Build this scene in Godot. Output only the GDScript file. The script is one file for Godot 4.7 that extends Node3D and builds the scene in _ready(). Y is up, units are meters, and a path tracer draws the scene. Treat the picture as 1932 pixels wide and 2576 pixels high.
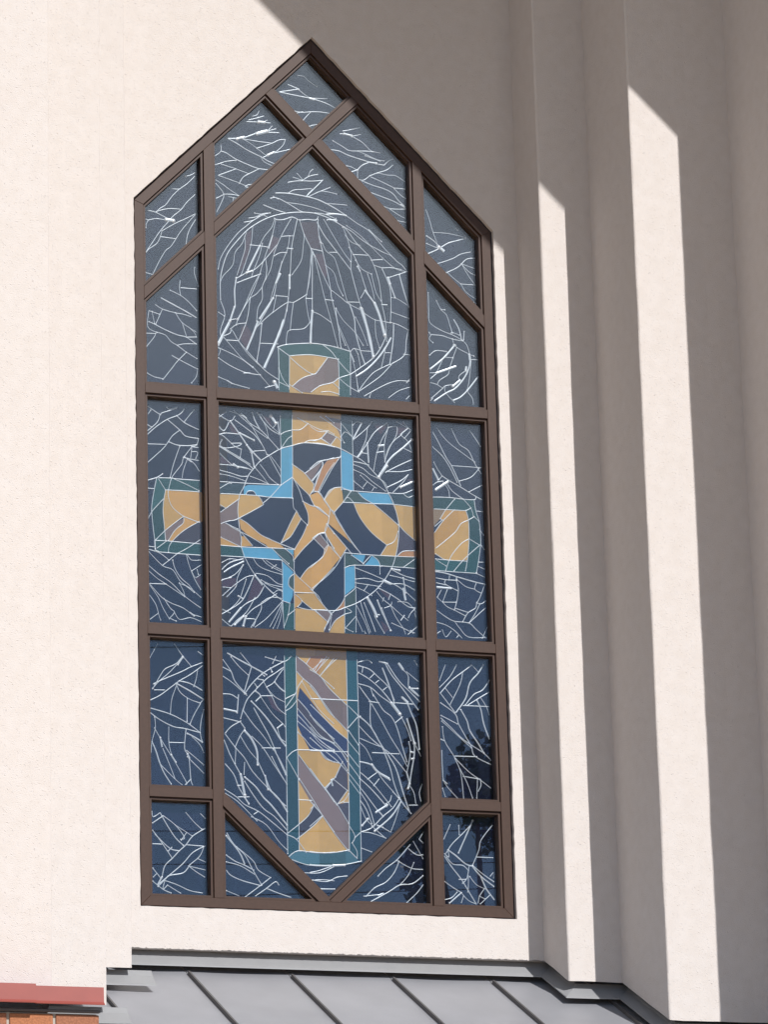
extends Node3D

# A tall pointed church window of leaded glass in a stepped stucco recess, seen from the ground with a long lens.
# x to the right along the wall, y up from the window's sill line, z out of the wall.  Metres; the glass design is in millimetres.

const GROUND := -5.3
const SLOPE := 0.48                 # fall of the low metal roof, per metre out from the wall
const BASE := -0.22                 # lower edge of the stucco at z = 0
const SUN := Vector3(0.255, 0.85, 1.0)
const PANEL_Z := -0.095
var rng := RandomNumberGenerator.new()
var M := {}

func lin(r: float, g: float, b: float) -> Color:
	return Color(r, g, b).linear_to_srgb()

func mat(called: String, c: Color, rough := 0.6, metal := 0.0) -> StandardMaterial3D:
	var m := StandardMaterial3D.new()
	m.resource_name = called
	m.albedo_color = c
	m.roughness = rough
	m.metallic = metal
	M[called] = m
	return m

# ------------------------------------------------------------------ mesh helpers
func begin() -> SurfaceTool:
	var st := SurfaceTool.new()
	st.begin(Mesh.PRIMITIVE_TRIANGLES)
	return st

func tri(st: SurfaceTool, a: Vector3, b: Vector3, c: Vector3, n: Vector3) -> void:
	if (b - a).cross(c - a).dot(n) > 0.0:
		var t := b
		b = c
		c = t
	for v in [a, b, c]:
		st.set_normal(n)
		st.add_vertex(v)

func quad(st: SurfaceTool, a: Vector3, b: Vector3, c: Vector3, d: Vector3, towards: Vector3) -> void:
	var n := (c - a).cross(d - b).normalized()
	if n.dot(towards) < 0.0:
		n = -n
	tri(st, a, b, c, n)
	tri(st, a, c, d, n)

func box(st: SurfaceTool, lo: Vector3, hi: Vector3, ch := 0.0) -> void:
	# a box whose edges are cut by ch
	var c := (lo + hi) * 0.5
	var h := (hi - lo) * 0.5
	for ax in 3:
		var u := (ax + 1) % 3
		var v := (ax + 2) % 3
		for s in [-1.0, 1.0]:
			var p := []
			for k in [[-1, -1], [1, -1], [1, 1], [-1, 1]]:
				var q := c
				q[ax] += s * h[ax]
				q[u] += k[0] * (h[u] - ch)
				q[v] += k[1] * (h[v] - ch)
				p.append(q)
			var n := Vector3.ZERO
			n[ax] = s
			quad(st, p[0], p[1], p[2], p[3], n)
			if ch > 0.0:
				for t in [-1.0, 1.0]:
					var a0 := c
					a0[ax] += s * h[ax]
					a0[u] += t * (h[u] - ch)
					a0[v] -= h[v] - ch
					var a1 := a0
					a1[v] += 2.0 * (h[v] - ch)
					var b0 := a0
					b0[ax] -= s * ch
					b0[u] += t * ch
					var b1 := a1
					b1[ax] -= s * ch
					b1[u] += t * ch
					var m := Vector3.ZERO
					m[ax] = s
					m[u] = t
					quad(st, a0, a1, b1, b0, m)
	if ch > 0.0:
		for sx in [-1.0, 1.0]:
			for sy in [-1.0, 1.0]:
				for sz in [-1.0, 1.0]:
					var s3 := Vector3(sx, sy, sz)
					var k := c + h * s3
					tri(st, k - Vector3(0, sy, sz) * ch, k - Vector3(sx, 0, sz) * ch, k - Vector3(sx, sy, 0) * ch, s3.normalized())

func ccw(p: PackedVector2Array) -> PackedVector2Array:
	if Geometry2D.is_polygon_clockwise(p):
		p.reverse()
	return p

func area(p: PackedVector2Array) -> float:
	var s := 0.0
	for i in p.size():
		s += p[i].cross(p[(i + 1) % p.size()])
	return absf(s) * 0.5

func prism(st: SurfaceTool, poly: PackedVector2Array, front: float, back: float, ch := 0.0, scale := 0.001) -> void:
	# a flat piece: outline in millimetres, its front at z = front, edges cut by ch millimetres
	poly = ccw(poly)
	var top := poly
	if ch > 0.0:
		var inner := Geometry2D.offset_polygon(poly, -ch, Geometry2D.JOIN_MITER)
		if inner.size() == 1 and inner[0].size() == poly.size():
			top = ccw(inner[0])
			# start at the corner that belongs to poly[0]
			var best := 0
			for i in top.size():
				if top[i].distance_to(poly[0]) < top[best].distance_to(poly[0]):
					best = i
			var turned := PackedVector2Array()
			for i in top.size():
				turned.append(top[(best + i) % top.size()])
			top = turned
		else:
			ch = 0.0
	var ix := Geometry2D.triangulate_polygon(top)
	for i in range(0, ix.size(), 3):
		tri(st, v3(top[ix[i]], front, scale), v3(top[ix[i + 1]], front, scale), v3(top[ix[i + 2]], front, scale), Vector3.BACK)
	for i in poly.size():
		var j := (i + 1) % poly.size()
		var e := poly[j] - poly[i]
		var out := Vector3(e.y, -e.x, 0).normalized()
		var zc := front - ch * scale
		quad(st, v3(poly[i], zc, scale), v3(poly[j], zc, scale), v3(poly[j], back, scale), v3(poly[i], back, scale), out)
		if ch > 0.0:
			quad(st, v3(top[i], front, scale), v3(top[j], front, scale), v3(poly[j], zc, scale), v3(poly[i], zc, scale), out + Vector3.BACK)

func v3(p: Vector2, z: float, scale := 0.001) -> Vector3:
	return Vector3(p.x * scale, p.y * scale, z)

func tube(st: SurfaceTool, path: Array, radii: Array, sides := 8) -> void:
	var rings := []
	for i in path.size():
		var d: Vector3 = (path[mini(i + 1, path.size() - 1)] - path[maxi(i - 1, 0)]).normalized()
		var a := d.cross(Vector3.UP if absf(d.y) < 0.9 else Vector3.RIGHT).normalized()
		var b := d.cross(a)
		var ring := []
		for k in sides:
			var t := TAU * k / sides
			ring.append([path[i] + (a * cos(t) + b * sin(t)) * radii[i], a * cos(t) + b * sin(t)])
		rings.append(ring)
	for i in path.size() - 1:
		for k in sides:
			var l := (k + 1) % sides
			smooth_quad(st, rings[i][k], rings[i][l], rings[i + 1][l], rings[i + 1][k])

func smooth_quad(st: SurfaceTool, a: Array, b: Array, c: Array, d: Array) -> void:
	for t in [[a, b, c], [a, c, d]]:
		var n: Vector3 = t[0][1] + t[1][1] + t[2][1]
		var o: Array = t
		if (t[1][0] - t[0][0]).cross(t[2][0] - t[0][0]).dot(n) > 0.0:
			o = [t[0], t[2], t[1]]
		for v in o:
			st.set_normal(v[1])
			st.add_vertex(v[0])

func part(st: SurfaceTool, called: String, m: Material, parent: Node, kind := "") -> MeshInstance3D:
	var o := MeshInstance3D.new()
	o.name = called
	o.mesh = st.commit()
	o.material_override = m
	parent.add_child(o, true)
	if kind:
		o.set_meta("kind", kind)
	return o

func thing(called: String, label: String, category: String, at := Vector3.ZERO, group := "") -> Node3D:
	var o := Node3D.new()
	o.name = called
	o.position = at
	add_child(o, true)
	o.set_meta("label", label)
	o.set_meta("category", category)
	o.set_meta("kind", "thing")
	if group:
		o.set_meta("group", group)
	return o

# ------------------------------------------------------------------ procedural textures
func grain(size: int, f: Callable) -> ImageTexture:
	var im := Image.create(size, size, true, Image.FORMAT_RGB8)
	for y in size:
		for x in size:
			im.set_pixel(x, y, f.call(x, y))
	im.generate_mipmaps()
	return ImageTexture.create_from_image(im)

func seamless(kind: int, freq: float, seed_: int, size: int, octaves := 3) -> Image:
	var n := FastNoiseLite.new()
	n.noise_type = kind
	n.frequency = freq
	n.seed = seed_
	n.fractal_type = FastNoiseLite.FRACTAL_FBM if octaves > 1 else FastNoiseLite.FRACTAL_NONE
	n.fractal_octaves = octaves
	return n.get_seamless_image(size, size)

func tri_map(m: StandardMaterial3D, per_metre: float, world := true) -> void:
	m.uv1_triplanar = true
	m.uv1_world_triplanar = world
	m.uv1_scale = Vector3.ONE * per_metre
	m.uv1_triplanar_sharpness = 8.0

func make_materials() -> void:
	# stucco: trowelled sand finish, fine grains, sparse worm holes and soft uneven patches of tone
	var s := 1024
	var fine := seamless(FastNoiseLite.TYPE_SIMPLEX_SMOOTH, 0.11, 3, s, 3)
	var coarse := seamless(FastNoiseLite.TYPE_SIMPLEX_SMOOTH, 0.012, 7, s, 3)
	var blotch := seamless(FastNoiseLite.TYPE_SIMPLEX_SMOOTH, 0.006, 19, s, 4)
	var height := Image.create(s, s, true, Image.FORMAT_RGB8)
	var tone := Image.create(s, s, true, Image.FORMAT_RGB8)
	# drag marks that the float leaves: short gouges, most of them running down to the right, each with a raised lip
	var marks := PackedFloat32Array()
	marks.resize(s * s)
	for i in 1500:
		var at := Vector2(rng.randf() * s, rng.randf() * s)
		var turn := rng.randfn(0.55, 0.5) if rng.randf() < 0.8 else rng.randf() * PI
		var long := rng.randf_range(3.0, 8.0)
		var wide := rng.randf_range(1.3, 2.5)
		var deep := rng.randf_range(0.1, 0.4) if rng.randf() < 0.9 else rng.randf_range(0.4, 0.65)
		for dy in range(-12, 13):
			for dx in range(-12, 13):
				var q := Vector2(dx, dy).rotated(-turn)
				var u := exp(-pow(q.x / long, 4.0))
				var v := -exp(-pow(q.y / wide, 2.0)) + 0.55 * exp(-pow((q.y + wide * 2.0) / wide, 2.0))
				marks[posmod(int(at.y) + dy, s) * s + posmod(int(at.x) + dx, s)] += u * v * deep
	for y in s:
		for x in s:
			var f := fine.get_pixel(x, y).r
			var c := coarse.get_pixel(x, y).r
			var b := blotch.get_pixel(x, y).r
			var h := clampf(0.6 + (f - 0.5) * 0.26 + (c - 0.5) * 0.10 + marks[y * s + x] * 0.6, 0.0, 1.0)
			height.set_pixel(x, y, Color(h, h, h))
			var t := clampf(0.97 + (b - 0.5) * 0.02 + (f - 0.5) * 0.04 + (c - 0.5) * 0.01, 0.0, 1.0)
			tone.set_pixel(x, y, Color(t, t * (0.999 + (b - 0.5) * 0.006), t * (0.998 + (b - 0.5) * 0.014)))
	height.generate_mipmaps()
	tone.generate_mipmaps()
	var m := mat("stucco", lin(0.65, 0.606, 0.575), 0.95)
	m.metallic_specular = 0.2
	m.albedo_texture = ImageTexture.create_from_image(tone)
	m.heightmap_enabled = true
	m.heightmap_texture = ImageTexture.create_from_image(height)
	m.heightmap_scale = 0.42
	tri_map(m, 1.5)

	# bronze anodised aluminium: faint streaks and dust
	var st_im := seamless(FastNoiseLite.TYPE_SIMPLEX_SMOOTH, 0.03, 31, 512, 4)
	var frame_tone := grain(512, func(x: int, y: int) -> Color:
		var a := st_im.get_pixel(x, y).r
		var t := 0.94 + 0.08 * (a - 0.5)
		return Color(t, t, t))
	m = mat("bronze_frame", lin(0.066, 0.036, 0.025), 0.45, 0.0)
	m.metallic_specular = 0.4
	m.albedo_texture = frame_tone
	tri_map(m, 2.3)
	m = mat("gasket", lin(0.012, 0.012, 0.013), 0.7)
	m = mat("sealant", lin(0.03, 0.024, 0.03), 0.8)

	# clear outer glazing
	m = mat("clear_glass", Color(0.02, 0.02, 0.02, 0.004), 0.0)
	m.transparency = BaseMaterial3D.TRANSPARENCY_ALPHA
	m.metallic_specular = 0.7

	# lead and solder
	m = mat("lead", lin(0.43, 0.48, 0.52), 0.36, 0.4)
	m.metallic_specular = 0.6
	m = mat("solder", lin(0.70, 0.74, 0.78), 0.3, 0.5)

	# coloured glass, each in three batches
	var swirl := seamless(FastNoiseLite.TYPE_SIMPLEX_SMOOTH, 0.016, 41, 512, 4)
	var glass_tone := grain(512, func(x: int, y: int) -> Color:
		var a := swirl.get_pixel(x, y).r
		var b := swirl.get_pixel((x * 2) % 512, (y * 2) % 512).r
		var t := 0.95 + 0.05 * (a - 0.5) + 0.03 * (b - 0.5)
		return Color(t, t, t))
	for k in GLASS:
		for b in 3:
			var c: Array = GLASS[k]
			var w := 1.0 + (b - 1) * (0.11 if c[0] > 0.06 else 0.3)
			var g := mat("glass_%s_%d" % [k, b], lin(c[0] * w, c[1] * w, c[2] * w * (1.0 + (b - 1) * 0.05)), 0.10)
			g.metallic_specular = 0.5
			if c[0] > 0.06:
				g.albedo_texture = glass_tone
				tri_map(g, 1.7)

	# low roof
	var dust := seamless(FastNoiseLite.TYPE_SIMPLEX_SMOOTH, 0.008, 53, 512, 5)
	var roof_tone := grain(512, func(x: int, y: int) -> Color:
		var a := dust.get_pixel(x, y).r
		var t := 0.95 + 0.05 * (a - 0.5)
		return Color(t, t, t * 1.005))
	for b in 3:
		var w := 1.0 + (b - 1) * 0.05
		m = mat("roof_metal_%d" % b, lin(0.33 * w, 0.335 * w, 0.355 * w), 0.42, 0.25)
		m.albedo_texture = roof_tone
		tri_map(m, 0.7)
	m = mat("flashing_metal", lin(0.34, 0.345, 0.35), 0.45, 0.2)
	m.albedo_texture = roof_tone
	tri_map(m, 1.1)
	m = mat("seam_metal", lin(0.09, 0.085, 0.085), 0.5, 0.2)
	m = mat("coping_metal", lin(0.31, 0.07, 0.054), 0.45, 0.0)
	m.albedo_texture = roof_tone
	tri_map(m, 1.3)
	m = mat("mortar", lin(0.42, 0.39, 0.35), 0.95)
	var clay := seamless(FastNoiseLite.TYPE_SIMPLEX, 0.06, 61, 256, 4)
	var clay_tone := grain(256, func(x: int, y: int) -> Color:
		var t := 0.88 + 0.22 * (clay.get_pixel(x, y).r - 0.5)
		return Color(t, t, t))
	for b in 3:
		m = mat("clay_%d" % b, lin(0.40 + 0.04 * b, 0.165 + 0.014 * b, 0.09), 0.9)
		m.albedo_texture = clay_tone
		tri_map(m, 5.0)
	mat("shingle", lin(0.10, 0.085, 0.075), 0.9)
	mat("bark", lin(0.09, 0.07, 0.055), 0.95)
	m = mat("leaf", lin(0.045, 0.075, 0.025), 0.6)
	m = mat("cable", lin(0.02, 0.02, 0.02), 0.6)
	mat("pole_wood", lin(0.16, 0.12, 0.085), 0.9)
	var turf := seamless(FastNoiseLite.TYPE_SIMPLEX, 0.02, 71, 512, 5)
	var turf_tone := grain(512, func(x: int, y: int) -> Color:
		var a := turf.get_pixel(x, y).r
		return Color(0.75 + 0.4 * (a - 0.5), 0.78 + 0.3 * (a - 0.5), 0.7 + 0.3 * (a - 0.5)))
	m = mat("turf", lin(0.20, 0.17, 0.085), 0.95)
	m.albedo_texture = turf_tone
	tri_map(m, 0.15)
	var paver_tone := grain(512, func(x: int, y: int) -> Color:
		var a := turf.get_pixel(x, y).r
		var t := 0.95 + 0.2 * (a - 0.5)
		return Color(t, t, t))
	m = mat("brick_paving", lin(0.62, 0.40, 0.18), 0.9)
	m.albedo_texture = paver_tone
	tri_map(m, 0.2)

const GLASS := {
	"n": [0.006, 0.007, 0.018], "y": [0.47, 0.30, 0.085], "o": [0.47, 0.275, 0.068], "m": [0.165, 0.12, 0.105], "g": [0.012, 0.054, 0.048],
	"b": [0.085, 0.31, 0.50], "t": [0.008, 0.048, 0.060], "d": [0.032, 0.055, 0.043], "w": [0.016, 0.022, 0.07], "v": [0.046, 0.036, 0.046],
	"r": [0.05, 0.026, 0.036], "p": [0.39, 0.20, 0.07], "k": [0.22, 0.155, 0.08], "u": [0.035, 0.10, 0.125], "h": [0.014, 0.032, 0.04],
}

# ------------------------------------------------------------------ stage
func _ready() -> void:
	rng.seed = 20240611
	var cam := Camera3D.new()
	cam.name = "camera"
	cam.position = Vector3(-6.5229, -3.7181, 19.5155)
	cam.rotation_degrees = Vector3(15.7872, -19.3742, -1.5448)
	cam.fov = 14.256
	cam.near = 0.1
	cam.far = 900.0
	add_child(cam)
	cam.current = true

	var env := Environment.new()
	env.background_mode = Environment.BG_SKY
	env.sky = Sky.new()
	env.sky.sky_material = make_sky()
	env.background_energy_multiplier = 0.98
	env.tonemap_mode = Environment.TONE_MAPPER_LINEAR
	env.tonemap_exposure = 1.02
	env.sdfgi_enabled = true
	env.ssao_enabled = true
	env.ssil_enabled = true
	var we := WorldEnvironment.new()
	we.name = "world_environment"
	we.environment = env
	add_child(we)

	var sun := DirectionalLight3D.new()
	sun.name = "sun"
	sun.light_energy = 1.5
	sun.light_color = Color(1.0, 0.987, 0.975)
	sun.light_angular_distance = 0.5
	sun.shadow_enabled = true
	add_child(sun)
	sun.look_at_from_position(SUN.normalized() * 50.0, Vector3.ZERO)

	make_materials()
	print("materials")
	make_ground()
	make_church()
	make_low_roof()
	make_brick_wall()
	make_window()
	make_surroundings()

func make_sky() -> PanoramaSkyMaterial:
	# clear blue air, paler towards the horizon, with thin fair-weather cloud all round
	var w := 1024
	var h := 512
	var im := Image.create(w, h, false, Image.FORMAT_RGBF)
	var n := FastNoiseLite.new()
	n.noise_type = FastNoiseLite.TYPE_SIMPLEX_SMOOTH
	n.seed = 2405
	n.frequency = 0.9
	n.fractal_octaves = 5
	for y in h:
		var el := PI * (0.5 - (y + 0.5) / h)
		for x in w:
			var az := TAU * (x + 0.5) / w
			var up := maxf(sin(el), 0.0)
			var air := Color(0.24, 0.31, 0.43).lerp(Color(0.25, 0.48, 0.86), pow(1.0 - up, 2.6))
			var dir := Vector3(cos(el) * sin(az), up, -cos(el) * cos(az))
			var p := Vector2(dir.x, dir.z) / (up + 0.12)
			var c := n.get_noise_2d(p.x * 0.55, p.y * 0.55)
			var cover := smoothstep(-0.12, 0.75, c) * 0.74
			air = air.lerp(Color(0.98, 1.12, 1.26), cover)
			if el < 0.0:
				air = Color(0.30, 0.30, 0.26)
			im.set_pixel(x, y, air)
	var m := PanoramaSkyMaterial.new()
	m.panorama = ImageTexture.create_from_image(im)
	return m

func make_ground() -> void:
	var st := begin()
	quad(st, Vector3(-400, GROUND, -400), Vector3(400, GROUND, -400), Vector3(400, GROUND, 400), Vector3(-400, GROUND, 400), Vector3.UP)
	part(st, "ground", M.turf, self, "structure")
	st = begin()
	box(st, Vector3(-90, GROUND - 0.1, 3.6), Vector3(90, GROUND + 0.02, 43.0))
	part(st, "pavement", M.brick_paving, self, "structure")

# ------------------------------------------------------------------ stucco walls
func foot(z: float) -> float:
	return BASE - SLOPE * z

func rake(x: float) -> float:
	return 8.164 - 0.96 * x

func wall_strip(st: SurfaceTool, plan: Array, tops: Array) -> void:
	# a vertical shell over a plan of (x, z, nx, nz) points; its foot follows the low roof and its edges waver as trowelled stucco does
	var n := plan.size()
	var grid := []
	for i in n:
		var p: Array = plan[i]
		var y0 := foot(p[1]) if p.size() < 5 else float(p[4])
		var col := []
		var rows := 64
		for k in rows + 1:
			var y := lerpf(y0, tops[i], float(k) / rows)
			var wob := wobble.get_noise_2d(y * 9.0 + p[0] * 40.0, p[1] * 31.0) * 0.0026 + wobble.get_noise_2d(y * 1.1, p[0] * 20.0 + p[1] * 7.0) * 0.0022
			var low := wobble.get_noise_2d(p[0] * 24.0, 300.0 + p[1] * 24.0) * 0.004 if k == 0 else 0.0
			col.append(Vector3(p[0] + p[2] * wob, y + low, p[1] + p[3] * wob))
		grid.append(col)
	for i in n - 1:
		var a: Array = plan[i]
		var b: Array = plan[i + 1]
		var out := Vector3(a[2] + b[2], 0, a[3] + b[3])
		if absf(b[0] - a[0]) > 0.03:
			out = Vector3(0, 0, 1)
		elif absf(b[1] - a[1]) > 0.03:
			out = Vector3(signf(a[2] + b[2]), 0, 0)
		for k in grid[i].size() - 1:
			quad(st, grid[i][k], grid[i + 1][k], grid[i + 1][k + 1], grid[i][k + 1], out)

var wobble := FastNoiseLite.new()

func rounded(x0: float, z0: float, x1: float, z1: float, x2: float, side: float) -> Array:
	# return face from (x0, z0) to (x1, z1), a rounded arris, then the front face to x2, split fine so that its foot can waver
	var r := 0.012 if side > 0.0 else 0.005
	var out := []
	for t in 6:
		out.append([x0, lerpf(z0 - 0.01, z1 - r, t / 5.0), -side, 0.0])
	for t in [0.25, 0.5, 0.75]:
		var a: float = t * PI / 2
		out.append([x0 + side * r * (1.0 - cos(a)), z1 - r + r * sin(a), -side * cos(a), sin(a)])
	var cells := maxi(2, int(absf(x2 - x1) / 0.06))
	for t in cells + 1:
		out.append([lerpf(x1 + side * r, x2, float(t) / cells), z1, 0.0, 1.0])
	return out

func make_church() -> void:
	wobble.seed = 9
	wobble.frequency = 1.0
	var c := thing("church_building", "cream stucco church wall stepping out in tall flat pilasters around the pointed window", "building")
	# wall that holds the window: two halves round the pointed opening
	var st := begin()
	var hole := ragged(window_outline(9.0))
	var xs := 1.17
	for side in [-1.0, 1.0]:
		var half := PackedVector2Array()
		half.append(Vector2(0, 6200))
		half.append(Vector2(side * xs * 1000, 6200))
		var cells := 150
		for k in cells + 1:
			var x: float = side * xs * 1000 * (1.0 - float(k) / cells)
			half.append(Vector2(x, BASE * 1000 + wobble.get_noise_2d(x * 0.03, 77.0) * 3.0 + rng.randf_range(-2.2, 2.2)))
		var inner := []
		for p in hole:
			if p.x * side >= -0.001:
				inner.append(p)
		inner.sort_custom(func(a: Vector2, b: Vector2) -> bool: return around(a) < around(b))
		for p in inner:
			half.append(p)
		half = ccw(half)
		var ix := Geometry2D.triangulate_polygon(half)
		for i in range(0, ix.size(), 3):
			tri(st, v3(half[ix[i]], 0), v3(half[ix[i + 1]], 0), v3(half[ix[i + 2]], 0), Vector3.BACK)
	for i in hole.size():
		var j := (i + 1) % hole.size()
		var e := hole[j] - hole[i]
		quad(st, v3(hole[i], 0), v3(hole[j], 0), v3(hole[j], -0.05), v3(hole[i], -0.05), Vector3(-e.y, e.x, 0))
	quad(st, Vector3(-xs, BASE, 0), Vector3(xs, BASE, 0), Vector3(xs, BASE, -0.2), Vector3(-xs, BASE, -0.2), Vector3.DOWN)
	part(st, "window_wall", M.stucco, c)

	# the steps on both sides, each standing farther out
	var xe := [1.15, 1.442, 2.012, 6.5]
	var ze := [0.0, 0.335, 0.924, 2.1]
	for side in [-1.0, 1.0]:
		for k in 3:
			st = begin()
			var far: float = xe[k + 1] + (0.02 if k < 2 else 0.0)
			var plan := rounded(side * xe[k], ze[k], side * xe[k], ze[k + 1], side * far, side)
			var tops := []
			for p in plan:
				if k == 2 and side < 0:
					p.append(-0.79 if p[1] > 2.0 else foot(p[1]))
				tops.append(minf(rake(p[0]) - 0.02, 8.0))
			wall_strip(st, plan, tops)
			# underside
			for i in plan.size() - 1:
				var a: Array = plan[i]
				var b: Array = plan[i + 1]
				if absf(b[0] - a[0]) > 0.03:
					quad(st, Vector3(a[0], foot(a[1]), a[1]), Vector3(b[0], foot(b[1]), b[1]), Vector3(b[0], foot(ze[k]), ze[k]), Vector3(a[0], foot(ze[k]), ze[k]), Vector3.DOWN)
			part(st, "pilaster_step", M.stucco, c)
	# body of the building behind, closed and dark inside
	st = begin()
	box(st, Vector3(-6.5, GROUND, -9.0), Vector3(6.5, 3.0, -0.2))
	box(st, Vector3(-6.5, 3.0, -9.0), Vector3(2.2, 6.0, -0.2))
	part(st, "nave", M.stucco, c)
	st = begin()
	box(st, Vector3(-6.5, GROUND, -0.19), Vector3(6.5, -2.35, 3.3))
	part(st, "porch", M.stucco, c)
	# gable roof whose overhanging rake shades the top of the recess
	st = begin()
	for s in [[-3.0, 7.0], [-13.0, -3.0]]:
		var ya: float = rake(s[0]) if s[0] > -5 else rake(-3.0) - 9.6
		var yb: float = rake(s[1])
		for q in [[3.2, -9.5]]:
			var a := Vector3(s[0], ya, q[0])
			var b := Vector3(s[1], yb, q[0])
			var cc := Vector3(s[1], yb, q[1])
			var d := Vector3(s[0], ya, q[1])
			var up := Vector3(0, 0.28, 0)
			quad(st, a, b, cc, d, Vector3.DOWN)
			quad(st, a + up, b + up, cc + up, d + up, Vector3.UP)
			quad(st, a, b, b + up, a + up, Vector3.BACK)
			quad(st, d, cc, cc + up, d + up, Vector3.FORWARD)
			quad(st, b, cc, cc + up, b + up, Vector3.RIGHT)
			quad(st, a, d, d + up, a + up, Vector3.LEFT)
	part(st, "gable_roof", M.shingle, c)

func around(p: Vector2) -> float:
	# order along each half of the opening, from the sill to the peak
	return p.y if absf(p.y) > 30.0 or absf(p.x) > 990.0 else -100.0 + absf(p.x) * 0.01

func window_outline(grow: float) -> PackedVector2Array:
	var o := PackedVector2Array([Vector2(-1000, 0), Vector2(1000, 0), Vector2(1000, 3754), Vector2(0, 4762), Vector2(-1000, 3754)])
	if absf(grow) < 0.01:
		return o
	return ccw(Geometry2D.offset_polygon(o, grow, Geometry2D.JOIN_MITER)[0])

func ragged(o: PackedVector2Array) -> PackedVector2Array:
	var out := PackedVector2Array()
	for i in o.size():
		var a := o[i]
		var b := o[(i + 1) % o.size()]
		var cells := int(a.distance_to(b) / 36.0)
		if cells % 2 == 1:
			cells += 1
		var n := (b - a).orthogonal().normalized()
		for k in cells:
			var p := a.lerp(b, float(k) / cells)
			if k > 0 and absf(p.x) > 1.0:
				p += n * rng.randf_range(-2.0, 2.0)
			out.append(p)
	return out

# ------------------------------------------------------------------ low metal roof
func make_low_roof() -> void:
	var r := thing("metal_roof", "low grey standing seam metal roof sloping out below the stained glass window", "roof")
	var top := -0.333
	var n := Vector3(0, 1, SLOPE).normalized()
	var x0 := -0.779 - 0.541 * 3
	var down := Vector3(0, -SLOPE, 1)
	for k in 14:
		var a := x0 + 0.541 * k
		var lo := maxf(a + 0.002, -1.80)
		var hi := a + 0.539
		if hi < -1.8:
			continue
		var st := begin()
		# each pan is very slightly dished
		var cells := 8
		for i in cells:
			for j in 10:
				var p := []
				for q in [[i, j], [i + 1, j], [i + 1, j + 1], [i, j + 1]]:
					var u: float = float(q[0]) / cells
					var z: float = -0.185 + 3.765 * q[1] / 10.0
					var dish := -0.004 * sin(PI * u) + 0.002 * sin(z * 3.0 + k * 2.1) * sin(PI * u)
					p.append(Vector3(lerpf(lo, hi, u), top - SLOPE * z + dish, z))
				quad(st, p[0], p[1], p[2], p[3], n)
		part(st, "roof_panel", M["roof_metal_%d" % rng.randi_range(0, 2)], r)
		if a > -1.75:
			st = begin()
			var f := Vector3(a, top - SLOPE * 0.05, 0.05)
			var e := f + down * 3.5
			var w := Vector3(0.0042, 0, 0)
			var h := n * 0.018
			quad(st, f - w + h, f + w + h, e + w + h, e - w + h, n)
			quad(st, f - w, f - w + h, e - w + h, e - w, Vector3.LEFT)
			quad(st, f + w, f + w + h, e + w + h, e + w, Vector3.RIGHT)
			quad(st, f - w, f + w, f + w + h, f - w + h, Vector3.FORWARD)
			quad(st, e - w, e + w, e + w + h, e - w + h, Vector3.BACK)
			# folded cap of the seam, a little wider than its web
			var cap := n * 0.016
			quad(st, f - w * 1.2 + cap, f - w * 1.2 + h * 1.15, e - w * 1.2 + h * 1.15, e - w * 1.2 + cap, Vector3.LEFT)
			quad(st, f + w * 1.2 + cap, f + w * 1.2 + h * 1.15, e + w * 1.2 + h * 1.15, e + w * 1.2 + cap, Vector3.RIGHT)
			quad(st, f - w * 1.2 + h * 1.15, f + w * 1.2 + h * 1.15, e + w * 1.2 + h * 1.15, e - w * 1.2 + h * 1.15, n)
			part(st, "standing_seam", M.seam_metal, r)
	# flashing: runs along the foot of each step, mitred at the corners
	flash(r, Vector2(-1.15, 0), Vector2(1.15, 0), 0.0, -1.0, 1.0)
	flash(r, Vector2(1.15, 0), Vector2(1.15, 0.335), -1.0, 1.0, 1.0)
	flash(r, Vector2(1.15, 0.335), Vector2(1.442, 0.335), 0.0, 1.0, 1.0)
	flash(r, Vector2(1.442, 0.335), Vector2(1.442, 0.924), -1.0, 1.0, 1.0)
	flash(r, Vector2(1.442, 0.924), Vector2(2.012, 0.924), 0.0, 1.0, 1.0)
	flash(r, Vector2(2.012, 0.924), Vector2(2.012, 2.1), -1.0, 1.0, 1.0)
	flash(r, Vector2(-1.15, 0.335), Vector2(-1.442, 0.335), 0.0, -4.0, -1.0)
	flash(r, Vector2(-1.442, 0.924), Vector2(-1.80, 0.924), 0.0, -4.0, 0.0)

func flash_point(p: Vector2, d: float, drop: float, corner: float, sx: float) -> Vector3:
	# d out from the plan of the wall; at a corner out from both its faces
	var x := p.x - signf(corner) * d
	if absf(corner) > 1.0:
		x = p.x + 0.115
	var z := p.y + d
	if corner == 0.0:
		x = p.x + sx * d
		z = p.y + (d if sx == 0.0 else 0.0)
	return Vector3(x, foot(p.y) - drop, z)

func flash(r: Node3D, a: Vector2, b: Vector2, sx: float, ca: float, cb: float) -> void:
	# bent sheet: tucked under the stucco, leaning out and down to a hemmed edge that stands clear of the roof pans
	var st := begin()
	var out := Vector3(sx, 0, 0) if sx != 0.0 else Vector3(0, 0, 1)
	var rows := []
	for q in [[-0.06, 0.001], [-0.036, 0.031], [0.03, 0.086], [0.03, 0.092]]:
		rows.append([flash_point(a, q[0], q[1], ca, sx), flash_point(b, q[0], q[1], cb, sx)])
	for k in 3:
		quad(st, rows[k][0], rows[k][1], rows[k + 1][1], rows[k + 1][0], out + Vector3.UP * 0.5)
	var under := Vector3(0, -0.003, 0)
	quad(st, rows[1][0] + under, rows[1][1] + under, rows[3][1], rows[3][0], Vector3.DOWN - out)
	part(st, "flashing", M.flashing_metal, r)

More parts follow.
